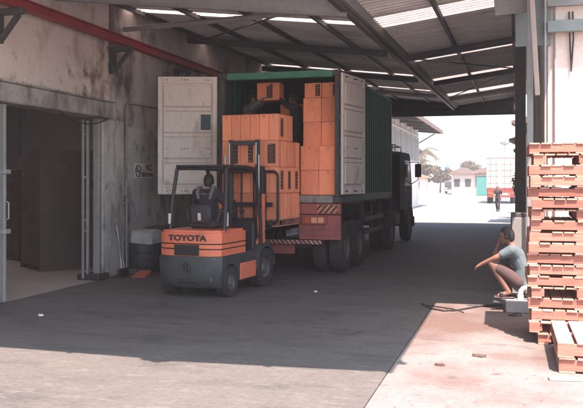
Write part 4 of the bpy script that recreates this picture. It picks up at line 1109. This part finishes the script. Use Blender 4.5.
for k, (y, lean, ly, c) in enumerate(((13.98, .10, .10, (0.62, 0.60, 0.56)), (14.10, .11, -.12, (0.55, 0.53, 0.50)), (14.02, .07, -.03, (0.10, 0.10, 0.10)))):
    t = thing('broom', ['white broom handle leaning left of the drums', 'second pale broom stick leaning nearer the drums', 'black handled broom leaning between two pale sticks'][k], 'broom', (-7.33, y, 0))
    b = MB(); b.cyl((0, 0, .14), (-lean, ly, .92 + .06 * k), .014, .013, 8); b.build('handle', mat('handle%d' % k, c, rough=.6), t, True)
    b = MB(); b.prism([(-.02, .16), (.02, .16), (.045, .0), (-.045, .0)], -.10, .10, 'y'); b.build('bristles', black_p, t)
dpn = thing('dustpan', 'orange dustpan on the floor below the drums', 'dustpan', (-6.98, 14.12, .0))
b = MB(); b.add([(-.14, -.16, .01), (.14, -.16, .01), (.11, .20, .10), (-.11, .20, .10), (-.14, -.16, .0), (.14, -.16, .0), (.11, .20, .0), (-.11, .20, .0)], [(0, 1, 2, 3), (4, 7, 6, 5), (0, 4, 5, 1), (1, 5, 6, 2), (2, 6, 7, 3), (3, 7, 4, 0)])
b.build('pan', mat('pan_orange', (0.58, 0.15, 0.09), rough=.5), dpn); b = MB(); b.cyl((0, .20, .07), (0, .36, .12), .016, n=8); b.build('handle', black_p, dpn, True)

# no smoking sign on the wall
sg = thing('wall_sign', 'grey no smoking sign on the wall beside the container door', 'sign', (DX - .028, 15.35, 2.055))
b = MB(); b.box(0, .012, -.46, .46, -.165, .165, .003); b.build('panel', mat('sign_grey', (0.66, 0.62, 0.58), (0.56, 0.53, 0.49), 8, .6), sg)
sgm = mat('sign_maroon', (0.07, 0.03, 0.035), rough=.6)
b = MB(); pr = []
b.tube([(.015, -.29 + .115 * math.cos(t), .115 * math.sin(t)) for t in [2 * PI * k / 24 for k in range(24)]], .012, 6, True)
b.tube([(.015, -.29 - .08, .08), (.015, -.29 + .08, -.08)], .011, 6); b.box(.013, .018, -.37, -.22, -.012, .012); b.build('prohibition_mark', sgm, sg, True)
for s_, sz, yy, zz in (('NO', .20, .22, .075), ('SMOKING', .125, .15, -.075)):
    o = place(text_mesh(s_, sz, sgm, .003, .003), 'lettering', sg, (.015, yy, zz), (R(90), 0, R(90)))
b = MB(); b.box(.0125, .016, -.45, .45, -.155, -.145); b.build('border_line', sgm, sg)

# stack inside the warehouse
wl = thing('wrapped_carton_stack', 'tall dark brown carton stack on a pallet inside the warehouse', 'stack', (-9.45, 15.15, 0), R(-38))
b = MB()
for x in (-.55, 0, .55): b.box(x - .06, x + .06, -.6, .6, .0, .10)
b.box(-.62, .62, -.62, .62, .10, .13); b.build('pallet_base', mat('old_wood', (0.12, 0.09, 0.07), rough=.9), wl)
bm_ = MB(); bm_.box(0, .40, 0, .30, 0, .262, .004); cbm_ = bm_.mesh('box', cardb)
for k in range(9):
    for i in range(3):
        for j in range(4):
            if 0 < i < 2 and 0 < j < 3: continue
            place(cbm_, 'box', wl, (-.60 + i * .4015, -.60 + j * .3015, .131 + k * .263))
wl2 = thing('wrapped_carton_stack', 'second brown carton stack deeper inside the warehouse', 'stack', (-11.4, 16.6, 0), R(-30))
for k in range(8):
    for i in range(3):
        for j in range(2): place(cbm_, 'box', wl2, (-.60 + i * .403, -.3 + j * .303, .002 + k * .265))

# ================================================================== litter, hose
b = MB(); pts = [(-1.36, 12.05, .012), (-1.18, 11.62, .012), (-.98, 11.45, .012), (-.80, 11.55, .012), (-.62, 11.85, .012), (-.42, 12.1, .012), (-.2, 12.25, .012)]
b.tube(pts, .013, 6); tag(b.build('hose', black_p, None, True), 'thin black hose curving over the ground in front of the squatting person', 'hose')
b = MB(); b.tube([(-1.30, 11.95, .008), (-1.0, 11.75, .008), (-.86, 11.48, .04), (-.7, 11.4, .008)], .009, 6); tag(b.build('wire', black_p, None, True), 'short black wire crossing the hose on the sunlit concrete', 'wire')
def scrap(label, x, y, s_, m, seed):
    rr = random.Random(seed); b = MB(); n = 9
    top = [(x + s_ * math.cos(2 * PI * k / n) * rr.uniform(.6, 1.1), y + s_ * .6 * math.sin(2 * PI * k / n) * rr.uniform(.5, 1.1), rr.uniform(.008, .035)) for k in range(n)]
    vs = top + [(a, c, .001) for a, c, _ in top]
    b.add(vs, [tuple(range(n)), tuple(range(n, 2 * n))[::-1]] + [(k, (k + 1) % n, n + (k + 1) % n, n + k) for k in range(n)])
    return tag(b.build('litter_scrap', m), label, 'litter')
dk = mat('scrap_brown', (0.09, 0.065, 0.055), rough=.9)
scrap('dark torn scrap on bright concrete before the pallets', -.36, 8.60, .09, dk, 1)
scrap('small brown scrap left of the dark torn one on the concrete', -.73, 8.07, .05, dk, 2)
scrap('white paper bit on the shaded floor near the doorway', -6.25, 9.6, .05, paper, 3)
scrap('pale paper bit on the shaded floor in front of the truck wheels', -3.2, 12.9, .03, paper, 4)
scrap('flat dark rag beside the concrete plinth', -.02, 11.35, .10, black_p, 5)

# ================================================================== far yard
# louvred building on the left beyond the canopy
fb = thing('louvred_building', 'pale building with louvred upper windows beyond the truck cab', 'building', (-7.5, 44, 0))
b = MB(); b.box(-7, -.0, 0, 20.3, -.1, 7.4); b.build('wall', whiteb, fb)
for i in range(6):
    y0 = 4.2 + i * 2.65
    b = MB(); b.box(.001, .08, y0, y0 + 2.45, 3.45, 5.35, .01); f_ = b.build('window_frame', steel_g, fb)
    for k in range(11):
        b = MB(); b.box(.02, .14, y0 + .10, y0 + 2.35, 3.55 + k * .16, 3.57 + k * .16, 0); 
        for q in range(len(b.v)):
            x, y, z = b.v[q]; b.v[q] = (x, y, z - (x - .02) * .8)
        b.build('louvre', galv, f_)
    b = MB(); b.box(.001, .05, y0, y0 + 2.45, 5.50, 6.9, .01); f_ = b.build('upper_panel', steel_g, fb)
    b = MB(); b.box(.051, .06, y0 + .12, y0 + 2.33, 5.62, 6.8); b.build('pane', mat('pane%d' % i, (0.42, 0.44, 0.43), (0.30, 0.30, 0.28), 1.0, .4), f_)
b = MB(); b.prism([(.0, 6.05), (1.85, 5.80), (1.85, 5.86), (.0, 6.11)], 2.0, 20.3, 'y'); b.build('awning', roof_m, fb)
for k in range(6):
    y0 = 2.1 + k * 3.55; b = MB(); b.prism([(.0, 6.04), (1.85, 5.79), (1.85, 5.62), (.0, 5.80)], y0, y0 + .30, 'y'); b.build('awning_rafter', steel_d, fb)
b = MB(); b.box(1.86, 1.94, 2.0, 20.3, 5.62, 5.90); b.build('fascia', brownroof, fb)
b = MB(); b.tube([(.0, 20.1, 4.9), (1.3, 20.1, 5.65)], .05, 6); b.build('awning_bracket', steel_d, fb)
# far truck with white container, seen from behind
ft = thing('far_truck', 'white container truck with red chassis parked in the sunny yard', 'truck', (-1.28, 72.0, -.06), R(-1))
b = MB(); b.box(-1.2, 1.2, 0, 9, 1.35, 3.95, .02); b.build('container', whiteb, ft)
for sx in (-1, 1):
    b = MB(); b.box(min(sx * .04, sx * 1.16), max(sx * .04, sx * 1.16), -.05, -.001, 1.42, 3.85, .015); d = b.build('door', whiteb, ft)
    for k, z in enumerate((1.75, 2.35, 2.85, 3.4)):
        b = MB(); b.box(min(sx * .08, sx * 1.12), max(sx * .08, sx * 1.12), -.075, -.051, z, z + .10, .01); b.build('rib', steel_g, d)
    for x in (.35, .85):
        b = MB(); b.cyl((sx * x, -.10, 1.4), (sx * x, -.10, 3.88), .03, n=8); b.build('locking_bar', steel_g, d)
    for y in (1.2, 2.6): wheel(ft, (sx * .98, y, .5), .5, .45, sx, n=20)
    b = MB(); b.box(min(sx * 1.02, sx * 1.22), max(sx * 1.02, sx * 1.22), -.04, .1, 1.35, 4.05, .01); b.build('corner_post', steel_g, ft)
    b = MB(); b.box(min(sx * .6, sx * 1.1), max(sx * .6, sx * 1.1), -.08, .0, .8, .98, .01); b.build('tail_lamp', lamp_r, ft)
b = MB(); b.box(-1.2, 1.2, -.02, 9, .95, 1.34, .02); b.build('chassis', redbrown, ft)
b = MB(); b.box(-1.15, 1.15, -.10, .0, .55, .75, .02); b.build('bumper', redbrown, ft)
b = MB(); b.box(-1.22, 1.22, -.06, .1, 3.96, 4.1, .01); b.build('header', steel_g, ft)

# small van, teal tank, low houses, gate pillars
vn = thing('small_van', 'small grey van seen head-on far down the yard', 'van', (-10.3, 132, -.06), R(0))
b = subdiv_prism([(0, .35), (0, 1.15), (.15, 1.95), (.4, 2.1), (3.6, 2.1), (3.8, 1.9), (3.8, .35)], [-.9, -.85, 0, .85, .9]); b.build('body', mat('van_grey', (0.09, 0.088, 0.088), rough=.5), vn, True)
b = MB(); b.box(-.78, .78, -.02, .12, 1.2, 1.85); b.v = [(x, y + (z - 1.2) * .2 - .03, z) for x, y, z in b.v]; b.build('windscreen', glass, vn)
b = MB(); b.box(-.80, .80, -.08, .02, .4, .62, .03); b.build('bumper', label_w, vn)
for sx in (-1, 1):
    b = MB(); b.box(min(sx * .5, sx * .82), max(sx * .5, sx * .82), -.04, .02, .75, .95, .02); b.build('headlight', paper, vn)
    for y in (.7, 3.0): wheel(vn, (sx * .78, y, .31), .31, .2, sx, n=16)
def house(name, label, x, y, w_, d, h, m, rm, roof_h=1.0, win=2):
    t = thing(name, label, 'building', (x, y, -.06))
    b = MB(); b.box(0, w_, 0, d, 0, h); b.build('wall', m, t)
    b = MB(); b.prism([(-.5, h), (w_ / 2, h + roof_h), (w_ + .5, h), (w_ + .5, h - .1), (-.5, h - .1)], -.6, d + .6, 'y'); b.build('roof', rm, t)
    for k in range(win):
        xx = w_ * (k + .5) / win; b = MB(); b.box(xx - .5, xx + .5, -.05, -.001, h * .35, h * .75, .02); f_ = b.build('window', steel_g, t)
        b = MB(); b.box(xx - .4, xx + .4, -.06, -.051, h * .38, h * .72); b.build('pane', glass, f_)
    return t
house('low_house', 'beige low house with brown roof left of the teal shed', -9.3, 122, 3.2, 8, 3.2, beige, brownroof, .9, 2)
house('low_house', 'tan low building behind the teal shed', -6.8, 128, 5.0, 8, 3.4, mat('tan_wall', (0.36, 0.30, 0.26), rough=.9), brownroof, .8, 2)
house('white_hut', 'small white hut with orange roof by the palm tree', -15.4, 118, 2.6, 4, 2.6, whiteb, mat('orange_roof', (0.50, 0.16, 0.10), rough=.8), .5, 1)
house('long_shed', 'long dark roofed shed on the horizon behind the houses', -7.5, 170, 16, 10, 4.2, beige, brownroof, 1.6, 5)
ts = thing('teal_shed', 'bright teal metal shed beside the far white truck', 'shed', (-5.2, 112, -.06))
b = MB(); b.box(0, 1.45, 0, 3, 0, 2.7, .02); b.build('wall', teal_p, ts)
b = MB(); b.box(-.1, 1.55, -.1, 3.1, 2.71, 2.82, .02); b.build('roof', brownroof, ts)
for k in range(4): b = MB(); b.box(.04 + k * .36, .36 + k * .36, -.03, -.001, .1, 2.5, .01); b.build('door_panel', teal_p, ts)
tt = thing('teal_tower', 'slim teal green tower above the far roofs', 'tower', (-16.4, 200, -.06))
b = MB(); b.cyl((0, 0, 0), (0, 0, 5.6), .62, .55, 14); b.build('shaft', teal_p, tt, True); b = MB(); b.cyl((0, 0, 5.6), (0, 0, 6.8), .5, .05, 14); b.build('cap', teal_p, tt, True)
ps = MB(); ps.cyl((-14.2, 118, -.06), (-14.2, 118, 6.0), .16, .14, 10); tag(ps.build('concrete_pole', beige, None, True), 'plain concrete pole standing in front of the palm tree', 'pole')
wt = thing('lamp_mast', 'thin mast with round head above the far houses', 'mast', (-2.5, 190, -.06))
b = MB(); b.cyl((0, 0, 0), (0, 0, 10.2), .10, .08, 8); b.build('pole', steel_g, wt, True); b = MB(); b.lathe([(.1, 0), (1.1, .5), (1.2, .9), (.2, 1.2)], 14, 'z', (0, 0, 10.2)); b.build('head', steel_g, wt, True)

# ------------------------------------------------------------------ trees
def crown_mesh(rx, ry, rz, n, size, m, seed, clumps=9, hollow=.35):
    rr = random.Random(seed); b = MB(); cl = []
    for k in range(clumps):
        t = rr.uniform(0, 2 * PI); u = rr.uniform(-.8, .95); q = math.sqrt(max(0, 1 - u * u)) * rr.uniform(.35, .8)
        cl.append((Vector((q * math.cos(t) * rx, q * math.sin(t) * ry, u * rz * .75)), rr.uniform(.28, .5)))
    for k in range(n):
        c, s_ = cl[k % clumps]
        d = Vector((rr.gauss(0, 1), rr.gauss(0, 1), rr.gauss(0, 1))).normalized() * (rr.random() ** .4)
        p = c + Vector((d.x * rx * s_, d.y * ry * s_, d.z * rz * s_))
        M = Euler((rr.uniform(0, 6.28), rr.uniform(0, 6.28), rr.uniform(0, 6.28))).to_matrix(); q = size * rr.uniform(.6, 1.3)
        b.add([(-q, -q * .35, 0), (q * .2, -q * .5, q * .1), (q, 0, 0), (q * .2, q * .5, q * .1), (-q, q * .35, 0)], [(0, 1, 2, 3, 4)], M, p)
    return b.mesh('crown', m, fix=False)
def tree(label, x, y, h, rx, rz, m, seed, n=1800, size=.16, group=None, name='leafy_tree'):
    t = thing(name, label, 'tree', (x, y, -.06), 0, group); rr = random.Random(seed)
    b = MB(); hz = h - rz
    b.tube([(0, 0, 0), (.05, .03, hz * .5), (-.04, .05, hz), (.05, 0, hz + rz * .5)], [h * .03 + .03, h * .022 + .02, h * .016 + .015, h * .006 + .01], 8)
    for k in range(6):
        a = k * 1.1 + rr.random(); b.tube([(0, 0, hz * .75 + k * .08), (math.cos(a) * rx * .35, math.sin(a) * rx * .35, hz + rz * .1), (math.cos(a) * rx * .7, math.sin(a) * rx * .7, hz + rz * rr.uniform(.2, .6))], [.06, .04, .015], 6)
    b.build('trunk', bark, t, True)
    place(crown_mesh(rx, rx, rz, n, size, m, seed), 'crown', t, (0, 0, hz)); return t
def palm(label, x, y, h, L_, m, seed, group=None):
    t = thing('palm_tree', label, 'tree', (x, y, -.06), 0, group); rr = random.Random(seed)
    b = MB(); b.tube([(0, 0, 0), (.15, 0, h * .4), (.1, .1, h * .8), (.2, .1, h)], [.28, .2, .17, .15], 8); b.build('trunk', bark, t, True)
    b = MB()
    for k in range(22):
        a = k * 2.4 + rr.random() * .3; el = rr.uniform(-.2, 1.1); P0 = Vector((.2, .1, h)); pts = []
        for s_ in range(9):
            u = s_ / 8; pts.append(P0 + Vector((math.cos(a) * L_ * u * math.cos(el * (1 - u * .5)), math.sin(a) * L_ * u * math.cos(el * (1 - u * .5)), L_ * (math.sin(el) * u - .75 * u * u))))
        b.tube(pts, [.05 - .04 * q / 8 for q in range(9)], 4)
        for q in range(1, 9):
            d = (pts[q] - pts[q - 1]).normalized(); sd = d.cross(Vector((0, 0, 1))).normalized()
            for e in (-1, 1):
                for f_ in (0, .5):
                    p = pts[q - 1].lerp(pts[q], f_); tip = p + sd * e * L_ * .26 + d * L_ * .12 - Vector((0, 0, L_ * .10)); b.add([p - d * .07, p + d * .09, tip], [(0, 1, 2)])
    b.build('fronds', m, t, fix=False); return t
palm('tall palm tree with ragged fronds left of the far yard', -14.6, 128, 6.6, 3.2, leaf_p, 1)
palm('shorter palm behind the white hut', -16.6, 136, 5.0, 3.0, leaf_p, 2)
for k, (x, y, h, rx) in enumerate(((-16.4, 131, 5.2, 2.4), (-14.6, 135, 5.0, 2.2), (-12.6, 140, 4.6, 2.2), (-20.5, 140, 6.5, 3.2), (-8.5, 160, 6.0, 2.6), (-2.4, 150, 5.2, 2.4))):
    tree(['dry leafy tree beside the tall palm', 'bushy tree right of the concrete pole', 'low bushy tree left of the small van', 'broad tree behind the palms', 'tree behind the beige low house', 'tree behind the teal shed roof'][k], x, y, h, rx, h * .33, leaf_p, 20 + k, 1500, .22)
# dark trees and lean-to at the right end of the canopy
tree('dark leafy tree at the right end of the canopy', 1.05, 42.5, 5.4, 1.3, 1.7, leaf_d, 41, 3200, .13)
tree('dark bushy tree behind the parked white truck side', 1.0, 49.5, 4.6, 1.25, 1.7, leaf_d, 42, 3200, .13)
tree('dark shrub under the right end of the canopy', .75, 38.6, 3.1, .85, 1.3, leaf_d, 43, 2600, .10)
ln = thing('lean_to_shed', 'dark stepped lean-to awnings right of the bright yard', 'shed', (.0, 36.4, -.06))
for k, (x, z, y) in enumerate(((-.20, 4.55, .2), (-.02, 4.15, 1.0), (-.32, 3.85, 2.0), (-.12, 3.4, 3.0))):
    b = MB(); b.prism([(x, z - .04), (x + .25, z - .16), (2.5, z + .4), (2.5, z + .76), (x, z + .05)], y, y + 1.6, 'y'); b.build('awning', brownroof, ln)
for (x, y) in ((.35, .4), (.35, 2.6), (.35, 4.4)): b = MB(); b.box(x, x + .12, y, y + .12, 0, 4.0); b.build('post', steel_d, ln)
b = MB(); b.box(.8, 2.6, .2, 5, 0, 4.4); b.build('wall', plaster_d, ln)
# boundary wall closing the yard on the left behind the buildings
bw_ = MB(); bw_.box(-40, -17, 110, 110.3, -.1, 2.2); tag(bw_.build('boundary_wall', whiteb), 'long white boundary wall behind the louvred building', 'wall')

# tyre marks left on the floor
tmk = bpy.data.materials.new('tyre_mark'); tmk.use_nodes = True; t_ = tmk.node_tree; N_ = t_.nodes
pb = N_['Principled BSDF']; pb.inputs['Base Color'].default_value = (0.055, 0.055, 0.055, 1); pb.inputs['Roughness'].default_value = .85
tx = N_.new('ShaderNodeTexCoord'); nn = N_.new('ShaderNodeTexNoise'); nn.inputs['Scale'].default_value = 5; nn.inputs['Detail'].default_value = 8; t_.links.new(tx.outputs['Object'], nn.inputs['Vector'])
mr_ = N_.new('ShaderNodeMapRange'); t_.links.new(nn.outputs['Fac'], mr_.inputs[0]); mr_.inputs[1].default_value = .42; mr_.inputs[2].default_value = .75; mr_.inputs[4].default_value = .30
t_.links.new(mr_.outputs[0], pb.inputs['Alpha'])
def mark(pts, w_):
    b = MB(); n = len(pts); vs = []
    for i, p in enumerate(pts):
        a = Vector(pts[max(0, i - 1)]); c = Vector(pts[min(n - 1, i + 1)]); d = (c - a).normalized(); s_ = Vector((-d.y, d.x)) * w_ / 2
        vs += [(p[0] + s_.x, p[1] + s_.y, .004), (p[0] - s_.x, p[1] - s_.y, .004)]
    b.add(vs, [(2 * i, 2 * i + 1, 2 * i + 3, 2 * i + 2) for i in range(n - 1)]); o = b.build('tyre_mark', tmk); struct(o)
for dr in (0, 1.0):
    mark([(-4.3 + (2.0 + dr) * math.sin(t) * 1.0, 10.9 - dr * .2 + (1.6 + dr * .8) * math.cos(t) * -1 + .2, 0)[:2] for t in [R(a) for a in range(-70, 75, 6)]], .17)
mark([(-5.2 + .012 * k * k, 11.3 - .1 * k) for k in range(30)], .16)

rg = random.Random(21); b = MB()
for k in range(420):
    x = rg.uniform(-6.8, 0.3); y = rg.uniform(6.2, 15.5)
    if x > -.2 and y > 9.2: continue
    q = rg.uniform(.004, .013); n0 = 5; a0 = rg.uniform(0, 6)
    ring = [(x + q * math.cos(a0 + 2 * PI * i / n0) * rg.uniform(.7, 1.2), y + q * math.sin(a0 + 2 * PI * i / n0), .0) for i in range(n0)]
    b.add(ring + [(x, y, q * rg.uniform(.5, .9))], [(i, (i + 1) % n0, n0) for i in range(n0)])
o = b.build('grit', mat('grit_stone', (0.11, 0.10, 0.092), (0.05, 0.047, 0.045), 30, .9), fix=False); o['kind'] = 'stuff'; o['label'] = 'small grit and crumbs scattered over the concrete floor'
# haze volume added to lift the blacks and wash out the far yard
hz = MB(); hz.box(-720, 720, -80, 1520, -1.1, 16.0)
hm_ = bpy.data.materials.new('haze_air'); hm_.use_nodes = True; ht = hm_.node_tree
ht.nodes.remove(ht.nodes['Principled BSDF']); pv = ht.nodes.new('ShaderNodeVolumePrincipled')
pv.inputs['Color'].default_value = (0.95, 0.94, 0.93, 1); pv.inputs['Density'].default_value = 0.0016; pv.inputs['Anisotropy'].default_value = 0.2
ht.links.new(pv.outputs[0], ht.nodes['Material Output'].inputs['Volume'])
ho_ = hz.build('haze', hm_); ho_['kind'] = 'stuff'; ho_['label'] = 'thin haze added over the whole yard'
